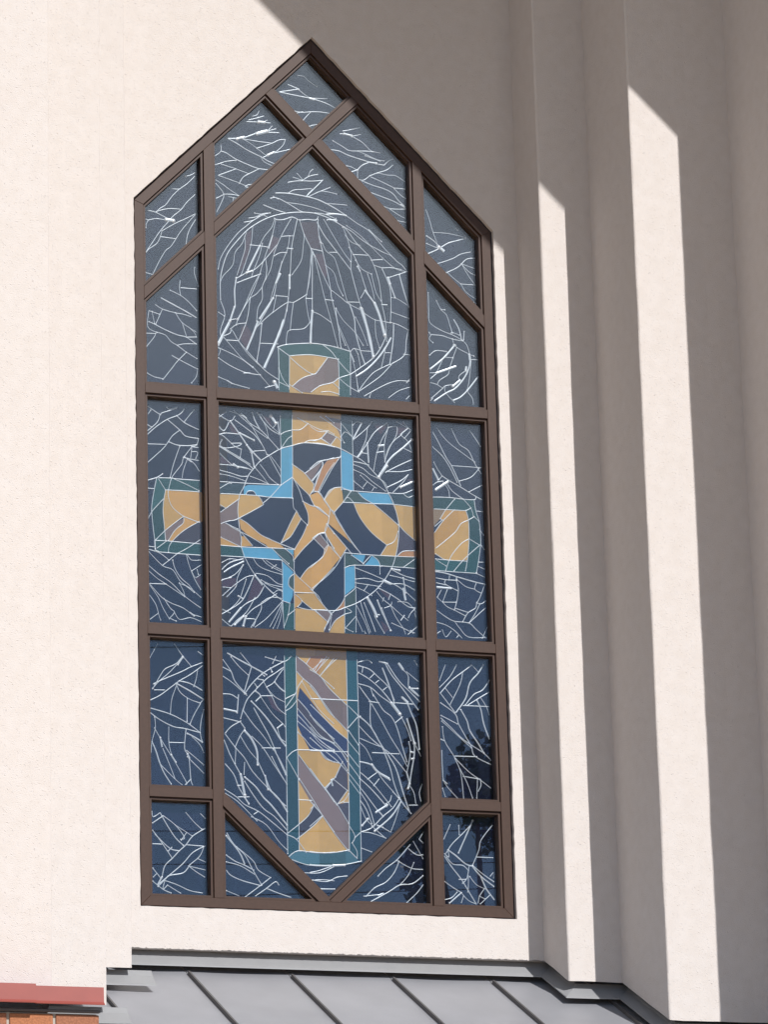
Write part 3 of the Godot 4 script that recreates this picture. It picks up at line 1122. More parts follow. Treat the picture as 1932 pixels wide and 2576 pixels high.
# ------------------------------------------------------------------ the design of the leaded panel
# CAMES: each row is the width of a lead line, then the points it runs through.  COLOURED: glass colour, then the outline it fills.
const CAMES := [
[6.4,-511,3266,-510,3380,-491,3467,-465,3533,-418,3598,-361,3664,-310,3706,-253,3742,-189,3770,-117,3789,-45,3799,19,3800,69,3790,126,3770,190,3736],
[4.5,-521,3436,-508,3494,-472,3561,-414,3641,-371,3683,-324,3725,-267,3763,-224,3779],
[4.5,190,3736,224,3696,259,3649,305,3606,329,3583,350,3542,367,3493,383,3422,394,3315,410,3224,414,3110],
[4.5,190,3736,232,3715,274,3683,324,3651,370,3630,410,3612,453,3598],
[4.5,127,3810,198,3802,262,3765,330,3728,375,3681,417,3634,453,3598],
[5.8,330,3735,358,3708,400,3673],
[4.5,453,3598,488,3565,513,3549,541,3515],
[3.2,204,3745,275,3701,345,3635,409,3576,479,3524,541,3515],
[3.8,-313,3769,-274,3765,-242,3754],
[4.5,-349,3737,-306,3748,-267,3770,-227,3777],
[5.1,-370,3713,-324,3726,-288,3753],
[5.8,-203,3750,-185,3743,-146,3749,-103,3766,-61,3753,-18,3761,29,3761,44,3782],
[4.5,26,3802,83,3799,144,3776,97,3771,93,3767],
[8.9,97,3771,147,3769],
[4.5,144,3783,143,3761],
[5.1,-124,3961,-85,3972,-42,3978,16,3982,73,3992],
[7,73,3992,-22,3890],
[5.1,-42,3979,-2,4008,45,4023],
[3.8,-5,4008,3,4034,19,4049],
[4.5,-69,4017,-41,3986,-45,3978],
[4.5,-91,3994,-41,3981],
[7,-193,3894,-122,3899,-29,3891,35,3881,92,3861,149,3834,202,3803],
[4.5,-122,3899,-93,3920,-43,3929,13,3937,-7,3910,-22,3890],
[4.5,-8,3890,29,3913,65,3931,114,3955],
[3.8,68,3931,108,3928,151,3921],
[5.1,-222,3862,-187,3867,-130,3844,-60,3807,-38,3800],
[5.1,-208,3874,-180,3861],
[3.8,-134,3846,-59,3843,27,3830,98,3811,155,3809],
[3.8,88,3861,149,3863,207,3863],
[5.8,-262,3820,-202,3801,-145,3788],
[8.9,87,3799,145,3806,202,3803],
[3.8,-203,3750,-218,3699,-262,3641,-288,3588],
[3.8,-196,3744,-216,3656,-249,3560,-275,3486],
[7.7,-216,3649,-238,3575],
[3.8,-111,3753,-162,3661,-207,3556,-230,3461,-259,3402],
[5.1,-75,3755,-95,3667,-110,3587,-121,3443,-134,3306,-143,3234],
[4.5,-61,3753,-37,3672,0,3597,27,3542,75,3431,106,3369],
[3.8,-37,3672,-46,3592,-59,3520,-110,3440],
[4.5,-166,3650,-134,3656,-95,3660],
[3.8,-120,3658,-132,3585,-162,3510,-203,3392,-233,3290],
[6.4,-135,3587,-103,3587],
[4.5,-207,3538,-175,3558,-139,3562],
[5.1,-341,3587,-288,3586,-245,3584],
[3.8,-325,3689,-337,3588,-367,3492,-397,3411,-422,3395],
[3.8,-372,3634,-369,3570,-392,3490,-418,3409],
[3.8,-361,3657,-387,3590,-426,3537,-441,3464,-492,3403,-510,3366],
[12.8,-288,3586,-357,3443],
[3.8,-273,3601,-292,3527,-322,3453,-337,3409],
[5.1,-192,3601,-257,3516,-315,3454,-365,3428,-422,3391],
[11.5,-365,3428,-333,3442],
[5.8,-419,3367,-365,3393,-287,3428],
[8.9,-422,3395,-429,3351,-433,3316,-431,3231],
[5.1,-257,3516,-251,3460,-259,3402],
[3.8,-275,3486,-294,3420,-346,3295,-418,3168],
[3.8,-298,3416,-331,3353,-375,3250,-415,3161],
[4.5,-259,3402,-278,3357,-279,3290,-305,3234,-313,3163],
[3.8,-278,3357,-310,3316,-350,3284,-389,3220,-415,3168],
[5.1,-165,3510,-196,3393],
[11.5,-177,3438,-200,3389],
[5.1,-199,3393,-219,3299,-292,3165,-328,3105],
[10.2,-219,3299,-295,3179],
[4.5,-201,3314,-141,3314],
[3.8,-201,3314,-221,3220],
[12.8,-124,3435,-126,3364],
[6.4,-134,3306,-142,3255,-165,3161,-195,3102,-217,3037],
[16.6,-161,3183,-184,3117,-217,3037,-276,2905],
[4.5,-106,3283,-118,3208,-127,3129],
[4.5,-307,3135,-271,3174,-221,3220,-142,3280,-106,3285,-63,3312,-31,3336],
[4.5,-31,3336,-10,3445,0,3597],
[3.8,7,3583,-27,3358,-35,3314,-29,3244,-16,3181],
[5.8,7,3576,1,3360,-1,3246],
[14.1,-1,3246,-10,3153,-15,3067],
[5.8,-35,3313,0,3315],
[4.5,-1,3242,42,3228,101,3191],
[4.5,-16,3181,-52,3142,-127,3129,-145,3106,-152,3045],
[3.8,17,3555,46,3429,72,3316,105,3191,137,3058],
[5.1,0,3597,64,3588],
[8.9,7,3576,21,3555],
[5.1,43,3766,45,3680,64,3588,80,3510,96,3433,106,3369],
[8.9,45,3673,55,3637],
[5.8,36,3751,74,3682,115,3629,185,3541,223,3494],
[3.2,76,3769,124,3687,179,3598,221,3544],
[3.8,80,3510,126,3471,146,3401,173,3347],
[3.8,65,3631,86,3590,128,3558,148,3502,174,3404,197,3313],
[5.1,100,3585,143,3589],
[5.1,224,3545,223,3494,242,3410,262,3333,285,3256],
[3.8,182,3736,206,3673,225,3588,224,3545],
[3.8,192,3693,231,3653,281,3640],
[4.5,215,3623,250,3561,273,3499,300,3408,317,3366],
[8.9,259,3519,273,3495],
[5.1,236,3585,322,3588],
[3.8,250,3554,284,3507,338,3483],
[3.8,316,3481,336,3418,352,3340],
[5.8,340,3562,401,3571],
[3.8,338,3483,360,3384,388,3336],
[5.1,353,3535,400,3524,451,3529,508,3523],
[5.1,400,3517,427,3455,443,3399,444,3305,438,3219],
[14.1,431,3470,441,3438],
[8.9,441,3438,468,3361],
[5.1,431,3470,486,3492,541,3515],
[7.7,497,3493,519,3405,546,3314],
[3.8,449,3360,489,3352,546,3318],
[6.4,391,3315,423,3316],
[4.5,447,3277,486,3266,544,3249],
[5.1,438,3219,485,3208,538,3184],
[5.8,538,3184,525,3119,512,3039,435,2983],
[5.1,509,3045,541,3044],
[7.7,456,3213,450,3113,428,2982],
[4.5,408,3045,434,3047],
[5.8,106,3369,108,3334,121,3278,140,3187,155,3053],
[4.5,113,3370,158,3338,200,3306,268,3276],
[5.1,72,3316,118,3315],
[5.1,204,3313,265,3317],
[3.8,132,3272,169,3211,236,3145,280,3077],
[4.5,132,3272,140,3180,180,3069],
[7.7,208,3307,234,3223,239,3145,265,3040,288,2971],
[3.8,241,3231,275,3162,305,3079],
[4.5,299,3386,273,3341],
[10.2,299,3386,351,3319],
[17.9,351,3319,378,3250,404,3144],
[19.2,275,3284,295,3214,317,3123,336,3018],
[4.5,292,3257,349,3226,392,3222,438,3215],
[3.8,352,3226,354,3140,373,3071],
[5.1,272,3045,322,3046],
[4.5,230,3055,272,3045],
[3.8,250,3025,263,2948],
[3.8,140,3187,194,3063,228,2981],
[5.1,-511,3259,-488,3184,-514,3097,-504,3062,-461,3136],
[5.1,-523,3195,-492,3176],
[14.1,-461,3151,-526,3025],
[11.5,-435,3230,-461,3151],
[5.1,-454,3158,-422,3164,-426,3132],
[4.5,-458,3108,-422,3136,-373,3147],
[5.1,-501,3063,-462,3083,-451,3102,-414,3042,-372,2996,-317,2937,-262,2885,-200,2848],
[5.8,-483,3043,-413,3045],
[3.8,-501,3063,-442,2997,-394,2945,-339,2907],
[8.9,-526,3011,-504,3055],
[4.5,-526,2997,-464,2974,-394,2941,-339,2903],
[5.1,-527,2941,-465,2904,-381,2872,-298,2865],
[3.8,-527,2955,-516,2984,-526,2997],
[7.7,-389,2868,-354,2871],
[3.8,-339,2907,-291,2855,-250,2809],
[3.8,-414,3042,-359,2969,-283,2904],
[5.1,-346,3295,-366,3166,-413,3049],
[12.8,-306,3163,-336,3083,-372,2996],
[6.4,-285,3151,-298,3041,-317,2937],
[5.1,-298,3041,-199,3045],
[4.5,-529,2836,-480,2819,-456,2806,-362,2786],
[7.7,-480,2819,-456,2805],
[5.1,-274,2796,-221,2814],
[21.7,-221,2832,-204,2798],
[11.5,237,2900,298,2944,357,3005,402,3066,440,3133],
[6.4,205,2908,270,2956,336,3011,380,3071,411,3138],
[4.5,237,2900,245,2819],
[5.1,249,2819,286,2872,341,2933,428,2982],
[5.1,249,2816,318,2867,376,2914,435,2979],
[5.1,280,2793,345,2834,418,2875,476,2894,533,2895],
[5.1,522,2887,541,2910],
[4.5,316,2810,309,2789],
[4.5,416,2793,474,2837,540,2863],
[4.5,516,2794,538,2817],
[4.5,381,2964,405,3059],
[6.4,-200,3027,-146,3046,-19,3063,66,3061,137,3051,208,3036],
[5.8,-196,3028,-194,2940,-197,2792],
[5.8,208,3036,205,2915,202,2794],
[5.8,-134,2983,-77,2993,-6,2999,79,2993,136,2987],
[5.8,-134,2983,-139,2796],
[5.8,139,2988,140,2882,138,2790],
[5.8,-200,3027,-134,2983],
[5.8,52,3062,101,3027,142,2974,205,2908],
[5.8,-127,2973,-64,2922,-1,2892,35,2930,79,2990],
[5.1,-123,2815,-66,2865,-1,2892],
[5.1,-137,2824,-67,2784],
[5.8,-18,2792,33,2831,104,2854,140,2882,205,2908],
[5.1,104,2854,139,2825],
[5.1,39,2796,82,2803,131,2793],
[5.1,140,2882,189,2843,249,2812],
[5.1,-195,2911,-172,2850,-137,2810],
[4.5,-196,2834,-137,2810],
[4.5,208,3036,230,3055,250,3025],
[3.8,208,3029,227,2959,249,2816],
[3.3,-56,4584,-19,4579,10,4555,53,4530],
[5.9,-112,4524,-50,4504],
[5.9,-164,4476,-109,4489,-50,4504],
[6.5,-164,4476,-73,4466,22,4456,103,4438,165,4411],
[3.9,-50,4500,-14,4474,22,4456],
[4.6,22,4459,111,4465],
[14.3,7,4458,37,4453],
[5.2,-93,4377,-39,4371,13,4379,72,4384,134,4380],
[4.6,-75,4360,-31,4375],
[4.6,13,4376,-13,4347,-28,4327],
[6.5,-43,4332,-29,4324],
[5.2,-4,4291,26,4303,70,4315],
[3.9,74,4314,89,4328],
[4.6,-317,4320,-291,4330,-280,4350],
[5.9,-343,4295,-295,4311,-251,4328],
[5.9,-354,4285,-281,4290,-215,4291],
[15.6,-281,4292,-248,4292],
[4.6,-259,4290,-233,4306],
[7.8,-457,4179,-381,4188,-333,4207,-267,4240],
[22.1,-293,4223,-235,4243],
[5.2,-235,4240,-205,4276],
[4.6,-235,4243,-187,4261],
[5.9,-235,4236,-169,4241],
[14.3,-406,4182,-362,4197],
[5.9,-457,4179,-407,4156,-349,4124,-270,4092],
[4.6,-442,4182,-370,4185,-283,4179,-207,4177],
[5.2,-295,4139,-247,4159,-207,4177,-166,4200,-133,4204],
[4.6,-133,4204,-149,4167,-197,4121],
[3.3,-370,4185,-320,4157,-241,4102],
[5.9,-263,4089,-219,4112,-168,4131,-120,4147,-87,4159],
[14.3,-234,4106,-197,4126],
[5.9,-270,4092,-227,4070,-180,4056],
[3.9,-270,4092,-256,4067,-191,4040],
[4.6,-497,4143,-496,4103,-527,4074],
[5.9,-496,4103,-465,4095,-412,4065,-343,4040,-286,4024,-221,4023],
[5.2,-528,4022,-495,4036,-466,4048,-414,4058],
[3.9,-495,4029,-416,4011],
[4.6,-511,3965,-415,4009],
[3.9,-415,4011,-341,3989],
[3.9,-511,3963,-446,3946,-389,3929,-328,3906],
[5.2,-341,3989,-286,4022],
[5.2,-396,3929,-374,3967,-341,3989],
[5.9,-364,3913,-346,3926,-309,3931],
[4.6,-360,3911,-328,3906],
[3.9,-529,3938,-490,3916,-447,3887,-386,3852],
[4.6,-526,3916,-484,3862,-499,3809,-525,3755],
[5.2,-484,3860,-433,3863,-386,3856],
[4.6,-527,3832,-484,3858],
[3.9,-459,3849,-397,3842],
[5.2,-525,3715,-485,3766,-430,3823],
[4.6,-430,3841,-434,3822,-423,3816],
[5.2,195,4287,239,4299,295,4317],
[7.8,180,4270,224,4269,246,4260],
[11.7,202,4272,246,4266],
[4.6,246,4262,298,4278],
[4.6,246,4262,304,4234,347,4194,369,4185],
[4.6,138,4225,193,4197,229,4178,281,4180],
[5.9,115,4172,170,4170,221,4151,287,4135,360,4120,427,4113],
[5.9,281,4180,325,4184,366,4184],
[3.9,281,4180,346,4156,409,4132],
[3.9,369,4185,410,4181],
[3.3,321,4157,383,4141,427,4138],
[5.2,427,4113,449,4136,476,4153],
[10.4,342,4122,382,4119],
[4.6,197,4089,234,4086,270,4071],
[6.5,233,4054,274,4071],
[5.9,274,4071,301,4100,345,4123],
[5.2,274,4067,273,4023],
[5.2,273,4019,306,4015,343,4044],
[5.2,343,4044,388,4065,441,4087,475,4117],
[3.3,388,4065,447,4058,492,4059,543,4030],
[4.6,351,4037,409,4017,482,3987],
[5.2,482,3987,542,3987],
[4.6,482,3983,518,3949,544,3933],
[5.2,298,4010,364,3990,430,3975,474,3953,503,3918,542,3885],
[5.2,337,3951,407,3931,480,3909,542,3877],
[5.2,402,3883,457,3866,542,3871],
[3.9,457,3862,500,3836,540,3818],
[4.6,484,3802,540,3796],
[3.9,492,3799,542,3751],
[10.4,517,3894,542,3881],
[4.7,-696,3940,-667,3950,-641,3967],
[4.2,-772,3863,-734,3864],
[5.2,-644,3946,-685,3901,-734,3861,-772,3819,-807,3769,-839,3746,-859,3723],
[5.2,-643,3843,-692,3792,-721,3751,-768,3708,-797,3671,-838,3620,-878,3558,-916,3497],
[4.7,-859,3726,-819,3742,-779,3751,-727,3752],
[5.2,-905,3729,-865,3723,-814,3701,-785,3689],
[4.2,-917,3680,-903,3675,-860,3687,-808,3684],
[4.2,-903,3673,-914,3654,-916,3631],
[21,-805,3687,-765,3684],
[4.2,-641,3735,-693,3704,-757,3669,-829,3621],
[4.2,-641,3732,-700,3662,-732,3618,-752,3584,-781,3538,-810,3512,-845,3451,-880,3378],
[4.7,-838,3588,-755,3584],
[4.7,-829,3621,-838,3588,-858,3548,-902,3513,-916,3494],
[5.2,-642,3703,-677,3641,-692,3593,-698,3540],
[4.2,-920,3380,-869,3370],
[4.2,-651,3433,-654,3404,-644,3367,-633,3330],
[4.7,-732,3353,-736,3310,-731,3272],
[5.2,-730,3313,-644,3313],
[4.2,-787,3294,-731,3270,-688,3239,-644,3193],
[7.3,-836,3246,-768,3214,-706,3185,-645,3153],
[4.2,-871,3208,-831,3186,-763,3171,-718,3167,-672,3156],
[3.7,-760,3172,-724,3120,-648,3074],
[4.7,-831,3186,-849,3144,-869,3099],
[4.2,-905,3171,-849,3156],
[3.7,-905,3171,-912,3081,-861,3054],
[3.1,-888,3167,-875,3102],
[5.2,-906,3110,-869,3096,-810,3070,-748,3049,-702,3041,-649,3008],
[4.2,-724,3120,-702,3047],
[5.2,-702,3041,-648,3046],
[3.1,-684,3094,-656,3068,-648,3046],
[4.7,-921,3045,-870,3047],
[4.2,-867,3056,-878,3027,-921,2971],
[4.2,-867,3056,-816,3043,-788,3011,-751,2991,-703,2958],
[4.2,-751,2992,-714,3003,-649,3008],
[3.7,-703,2958,-647,2928],
[4.7,-703,2958,-755,2902,-784,2862,-833,2798],
[4.7,-783,2934,-738,2912,-645,2870],
[4.2,-920,2828,-881,2809,-833,2802],
[4.2,-642,2871,-651,2827,-677,2791],
[4.3,661,3878,678,3827,697,3755,723,3683],
[3.3,697,3753,787,3754,886,3741],
[5.4,826,3791,841,3777],
[6.5,659,3729,699,3705,729,3674],
[4.9,658,3686,722,3664],
[6.5,659,3625,722,3658,779,3697,823,3714,886,3735],
[20.6,729,3671,759,3649],
[4.3,710,3574,764,3594,814,3617,852,3642,909,3659],
[5.4,761,3526,805,3548,840,3570,856,3587,888,3617,932,3626],
[3.8,856,3587,930,3567],
[4.3,856,3587,898,3544,932,3529],
[4.3,856,3587,892,3525,930,3473],
[4.9,849,3471,930,3472],
[3.8,774,3530,810,3499,849,3469,876,3428,931,3393],
[4.3,899,3381,933,3369],
[4.9,659,3406,659,3315,659,3247,684,3219,738,3193,793,3176,842,3153],
[4.9,704,3364,730,3315,760,3287,777,3233,791,3188],
[4.9,730,3315,752,3316],
[4.9,781,3184,791,3191,830,3179],
[7.6,802,3263,829,3213,842,3153],
[6.5,859,3203,854,3154],
[4.9,658,3180,670,3169,731,3168,786,3154,848,3147],
[4.3,670,3169,657,3144,678,3124],
[4.3,790,3155,801,3119,834,3097,889,3074,910,3067],
[4.9,848,3150,872,3125,886,3077],
[4.9,657,3052,692,3080,753,3080],
[11.9,801,3119,734,3040,658,2974],
[4.3,734,3047,789,3047],
[4.3,813,3108,789,3045,769,2989,758,2951,711,2917,695,2892],
[4.3,734,3040,691,2952],
[14.1,688,2952,803,3000],
[4.3,657,2952,688,2955],
[6.5,656,2919,694,2952],
[9.8,886,3074,888,3041,877,2991,847,2934,796,2875,746,2847,677,2797],
[13,883,3074,886,3041],
[4.3,888,3046,928,3048],
[4.3,894,3041,881,2943,867,2875],
[15.2,865,3005,861,2981],
[4.3,861,2981,823,2950,819,2920],
[14.1,784,2887,825,2923],
[4.3,655,2898,695,2889,725,2871],
[4.9,725,2871,741,2886,784,2896],
[5.4,728,2873,659,2810],
[4.3,741,2883,740,2850,790,2796],
[8.7,784,2808,825,2829,866,2869],
[8.7,931,2953,866,2869],
[4.9,866,2863,893,2828,898,2792],
[4.9,655,2798,668,2811],
[5.4,-918,2645,-851,2605,-841,2614,-763,2644],
[4.2,-814,2647,-798,2638,-759,2651],
[5.4,-851,2605,-867,2561,-920,2511],
[4.8,-902,2624,-915,2603],
[4.8,-919,2544,-897,2533],
[5.4,-920,2492,-868,2541,-812,2581,-760,2605,-734,2623,-720,2644],
[5.4,-760,2605,-721,2572,-686,2555,-643,2538],
[4.2,-721,2572,-691,2613,-665,2643],
[5.4,-812,2581,-744,2528,-712,2497,-644,2489],
[4.8,-744,2528,-784,2495,-807,2461,-837,2420,-921,2339],
[4.2,-920,2440,-823,2444],
[6,-807,2461,-759,2445,-700,2446,-654,2455],
[4.8,-644,2486,-654,2453,-681,2441],
[4.8,-746,2439,-779,2346,-800,2267],
[4.8,-681,2441,-727,2376,-737,2342,-787,2274,-803,2228,-810,2198],
[4.8,-681,2441,-645,2440],
[4.2,-681,2431,-688,2379],
[5.4,-727,2379,-646,2369],
[7.2,-724,2386,-685,2359],
[4.2,-684,2415,-649,2414,-659,2381],
[4.2,-704,2377,-728,2311,-735,2268],
[4.8,-695,2372,-666,2348,-643,2313],
[6,-919,2244,-871,2262,-841,2283],
[5.4,-864,2260,-800,2263,-741,2261,-644,2261],
[5.4,-874,2255,-884,2209,-898,2131,-902,2079,-896,2002,-887,1922],
[4.8,-920,2200,-888,2200],
[4.2,-864,2256,-826,2197],
[5.4,-826,2197,-742,2199,-642,2199],
[5.4,-826,2197,-837,2135,-841,2083,-835,2006,-829,1926],
[5.4,-810,2198,-811,2162,-789,2106,-731,2061],
[4.8,-837,2149,-872,2110,-898,2079,-921,2039],
[4.2,-774,2259,-709,2234,-645,2206],
[5.4,-731,2061,-641,2032],
[4.8,-731,2061,-783,2019,-835,1974,-881,1926],
[4.8,-731,2061,-732,2026,-777,1984,-813,1927],
[4.8,-641,2041,-706,2002,-752,1966,-791,1925,-811,1892,-814,1863],
[5.4,-884,1922,-823,1923,-791,1922,-643,1919],
[9.6,-887,1922,-885,1874],
[4.8,-923,1888,-891,1887],
[5.4,-875,1862,-766,1859,-643,1858],
[8.4,-885,1868,-869,1862],
[4.8,-875,1881,-823,1923],
[5.4,-920,1872,-862,1856,-811,1821],
[5.4,-766,1859,-811,1821,-847,1790],
[4.8,-642,1941,-707,1895,-766,1859],
[4.8,-920,1859,-847,1790,-793,1771,-755,1716,-710,1680,-679,1657],
[4.8,-792,1822,-780,1778,-748,1729,-704,1693,-679,1657],
[4.8,-718,1856,-702,1796,-671,1721,-643,1675],
[4.2,-711,1853,-689,1829,-641,1832],
[4.8,-690,1771,-638,1807],
[4.2,-690,1768,-671,1737,-642,1755],
[4.2,-661,1779,-655,1754],
[4.8,-921,1786,-864,1741,-800,1700,-730,1634,-644,1576],
[4.2,-921,1757,-877,1721,-829,1692,-730,1631],
[5.4,-916,1690,-829,1692],
[4.2,-758,1703,-736,1660,-730,1634],
[4.8,-758,1700,-704,1681,-643,1633],
[4.8,-916,1687,-878,1645,-846,1615,-801,1592,-738,1570,-693,1541,-642,1528],
[4.8,-843,1618,-808,1566,-786,1545,-812,1512],
[4.8,-916,1681,-872,1619,-847,1564,-812,1505],
[4.8,-919,1629,-885,1581,-869,1524,-860,1499],
[4.8,-918,1499,-873,1534],
[4.2,-786,1545,-758,1508,-700,1521,-642,1502],
[9.6,-706,1550,-680,1532],
[4.8,-812,1512,-777,1498],
[4.8,-528,2616,-492,2645],
[4.8,-528,2626,-469,2597,-443,2626],
[5.4,-472,2653,-397,2629,-358,2593,-306,2564,-260,2521,-209,2466],
[4.2,-449,2658,-390,2610,-332,2562,-267,2520],
[8.4,-410,2645,-380,2620],
[4.8,-358,2593,-294,2479,-269,2428],
[7.2,-347,2653,-331,2608,-306,2564],
[5.4,-320,2655,-292,2617,-246,2568,-201,2545],
[4.2,-307,2646,-272,2579,-260,2521],
[3.6,-298,2650,-252,2594,-200,2552],
[15.7,-245,2644,-219,2606],
[7.2,-206,2611,-200,2552],
[4.2,-233,2579,-206,2611],
[4.8,-192,2645,-193,2546,-192,2467,-196,2270],
[9.6,-469,2597,-418,2529,-380,2473,-351,2429],
[5.4,-443,2606,-372,2559,-333,2529,-294,2479],
[9.6,-418,2536,-379,2519,-340,2502],
[7.2,-529,2560,-503,2542,-476,2590],
[6,-530,2521,-490,2530,-418,2529],
[5.4,-526,2521,-504,2510,-445,2461,-410,2448],
[5.4,-517,2489,-527,2462,-498,2448,-432,2462,-409,2480,-465,2476],
[5.4,-505,2447,-446,2416,-362,2369],
[4.2,-410,2448,-417,2405],
[4.8,-361,2435,-337,2443,-285,2450],
[8.4,-380,2473,-335,2424,-302,2393],
[8.4,-354,2429,-342,2358],
[7.2,-531,2455,-427,2397,-375,2368,-346,2344],
[4.8,-528,2416,-467,2362,-434,2351,-369,2343],
[12.1,-454,2363,-431,2348],
[5.4,-532,2357,-454,2356,-388,2348,-353,2337],
[5.4,-529,2325,-468,2313,-415,2300,-376,2303],
[4.2,-530,2305,-468,2297,-390,2276],
[4.2,-262,2429,-237,2385,-195,2309],
[4.2,-249,2423,-211,2374,-195,2348],
[4.2,-309,2373,-284,2342,-258,2305,-213,2269],
[4.2,-336,2352,-297,2309,-265,2268],
[4.2,-363,2304,-311,2288,-265,2268],
[6,103,2498,37,2507,-62,2508,-129,2488,-192,2467,-262,2422,-309,2389,-349,2341,-376,2303,-400,2243,-424,2195,-435,2123,-432,2065,-427,2013,-418,1956,-419,1917,-397,1854,-353,1779,-302,1724,-250,1676,-199,1641],
[5.4,-530,2263,-390,2264,-272,2266,-196,2267],
[5.4,-528,2198,-417,2201,-316,2200,-253,2197,-135,2201],
[5.4,-126,2653,-129,2550,-128,2471,-131,2314,-135,2199],
[5.4,-196,2267,-133,2314],
[4.8,-196,2267,-253,2201,-297,2162],
[5.4,-388,2204,-378,2221,-348,2223,-332,2202],
[4.8,-319,2199,-297,2162,-307,2145,-429,2072],
[4.8,-531,2227,-485,2256,-468,2257],
[4.8,-530,2097,-483,2133,-424,2179],
[4.8,-529,2136,-503,2122],
[5.4,-527,2036,-491,2051,-452,2060,-429,2072],
[5.4,-429,2072,-387,2049,-342,2013,-310,1989,-271,1972,-212,1950,-128,1923],
[4.8,-501,2041,-453,2012,-375,1978,-272,1923],
[6,-505,2041,-440,2013],
[4.8,-437,2013,-401,1976,-357,1927],
[4.8,-529,1962,-480,1942,-419,1917],
[5.4,-532,1919,-419,1917,-272,1921,-180,1923,-128,1921],
[5.4,-530,1862,-410,1863,-306,1861,-198,1860],
[4.8,-198,1860,-196,1789,-199,1641,-195,1493],
[4.8,-132,2199,-129,2150,-113,2132],
[4.8,-113,2132,-151,2058,-199,1957],
[4.8,-113,2132,-88,2091,-56,2061],
[4.8,-88,2091,-125,2027,-153,1986,-199,1954],
[4.8,-56,2061,-80,2004,-128,1923],
[5.4,-131,2386,-92,2362,-63,2341,-14,2286],
[4.8,-133,2314,-87,2264,-42,2222,-14,2165],
[4.8,-126,2307,-94,2244,-76,2187,-51,2123,-49,2071,-56,2057],
[4.8,-76,2187,-24,2164,9,2160,65,2114],
[5.4,-63,2341,-19,2374,35,2417,62,2423],
[5.4,62,2423,101,2439],
[6,32,2417,34,2381,-24,2305],
[5.4,34,2381,6,2323,-15,2253],
[4.8,-14,2286,-15,2253,8,2245],
[4.8,101,2409,60,2347,8,2245],
[4.8,-15,2253,-39,2222],
[4.8,-39,2222,-10,2165,65,2114],
[4.8,8,2245,43,2205,94,2126],
[4.8,43,2205,71,2243,97,2271],
[5.4,65,2114,60,2072,39,2021],
[5.4,39,2021,13,2016,-21,1988],
[4.8,-21,1988,-82,1926,-132,1864],
[4.8,-21,1988,37,1933],
[4.8,16,2013,58,1961],
[4.8,60,2065,92,2022],
[4.8,58,1961,37,1933,23,1887,-57,1824,-101,1766],
[4.8,39,2021,90,1943],
[4.8,-132,1858,-134,1761,-137,1496],
[4.8,-130,1793,-101,1766,-34,1709],
[4.8,87,1839,34,1784,-34,1709],
[4.8,-133,1690,-28,1693],
[5.4,-34,1709,4,1653,69,1582],
[4.8,-133,1683,-94,1647,-118,1613],
[4.8,-94,1647,-30,1599],
[4.8,-118,1613,-75,1603,-16,1600],
[6,-30,1602,49,1604,69,1582],
[4.8,-17,1597,48,1539],
[4.8,69,1582,48,1539,27,1506],
[4.2,68,1573,53,1501],
[4.8,-198,1860,-169,1836,-130,1800],
[4.8,-252,1921,-214,1885,-162,1843],
[4.8,-180,1923,-141,1889,-135,1864],
[5.4,-130,1793,-160,1765,-164,1726,-139,1702],
[5.4,-199,1641,-160,1630],
[4.8,-160,1630,-171,1565,-195,1500],
[4.8,-134,1596,-171,1565],
[4.8,-191,2546,-167,2561,-127,2574],
[4.8,-192,2467,-155,2522,-131,2540],
[5.4,-127,2574,-81,2580,-40,2616],
[4.8,-99,2645,-40,2616,26,2588,72,2585],
[5.4,-62,2509,-29,2525,25,2535,72,2585],
[4.8,25,2542,87,2507],
[4.8,72,2585,105,2568],
[4.8,61,2664,106,2631],
[4.2,-355,1860,-332,1826,-287,1803,-199,1782],
[4.2,-306,1860,-274,1829,-199,1795],
[4.2,-286,1854,-241,1825,-199,1805],
[4.2,-254,1814,-231,1832],
[4.8,-346,1780,-281,1771,-230,1735,-200,1727],
[4.8,-314,1746,-269,1726,-201,1715],
[4.2,-295,1731,-256,1714,-201,1698],
[4.2,-295,1718,-250,1679],
[5.4,-529,1730,-457,1766,-411,1821],
[7.2,-528,1788,-482,1829,-410,1853],
[4.8,-527,1826,-482,1849,-436,1845],
[9.6,-515,1776,-476,1804,-407,1840],
[6,-529,1733,-477,1749],
[4.8,-526,1695,-478,1694],
[5.4,-411,1821,-444,1748,-452,1702,-504,1642],
[5.4,-527,1647,-484,1688,-445,1722,-392,1758,-356,1766],
[4.8,-396,1744,-413,1692,-440,1626,-499,1568],
[7.2,-356,1760,-394,1674,-434,1614,-529,1551],
[12.1,-347,1767,-308,1718],
[7.2,-299,1712,-336,1652,-395,1616,-428,1588],
[5.4,-349,1651,-395,1571,-448,1523,-481,1489],
[12.1,-428,1588,-494,1508],
[9.6,-440,1652,-417,1640],
[6,-231,1677,-310,1621,-363,1586,-402,1545],
[5.4,-317,1621,-317,1589,-344,1536,-374,1489],
[12.1,-402,1545,-416,1493],
[7.2,-409,1532,-351,1532,-361,1496],
[4.8,-528,1576,-486,1559],
[6,-529,1522,-488,1489],
[13.3,-462,1497,-415,1544],
[4.8,-199,1641,-252,1580,-299,1532,-352,1491],
[4.2,-199,1637,-240,1555,-273,1495],
[3.6,-199,1634,-223,1556,-254,1490],
[3.6,-198,1628,-211,1550,-231,1491],
[4.8,-310,1628,-264,1656,-202,1653],
[4.2,-250,1676,-224,1697,-201,1692],
[5.1,-27,2602,14,2578,63,2578],
[4.4,30,2659,92,2622,140,2590],
[5.1,63,2578,34,2541],
[5.1,34,2541,-1,2525,-29,2524],
[4.4,34,2541,82,2510],
[5.1,63,2578,118,2554,143,2535],
[5.1,118,2554,86,2510],
[5.1,145,2640,141,2490],
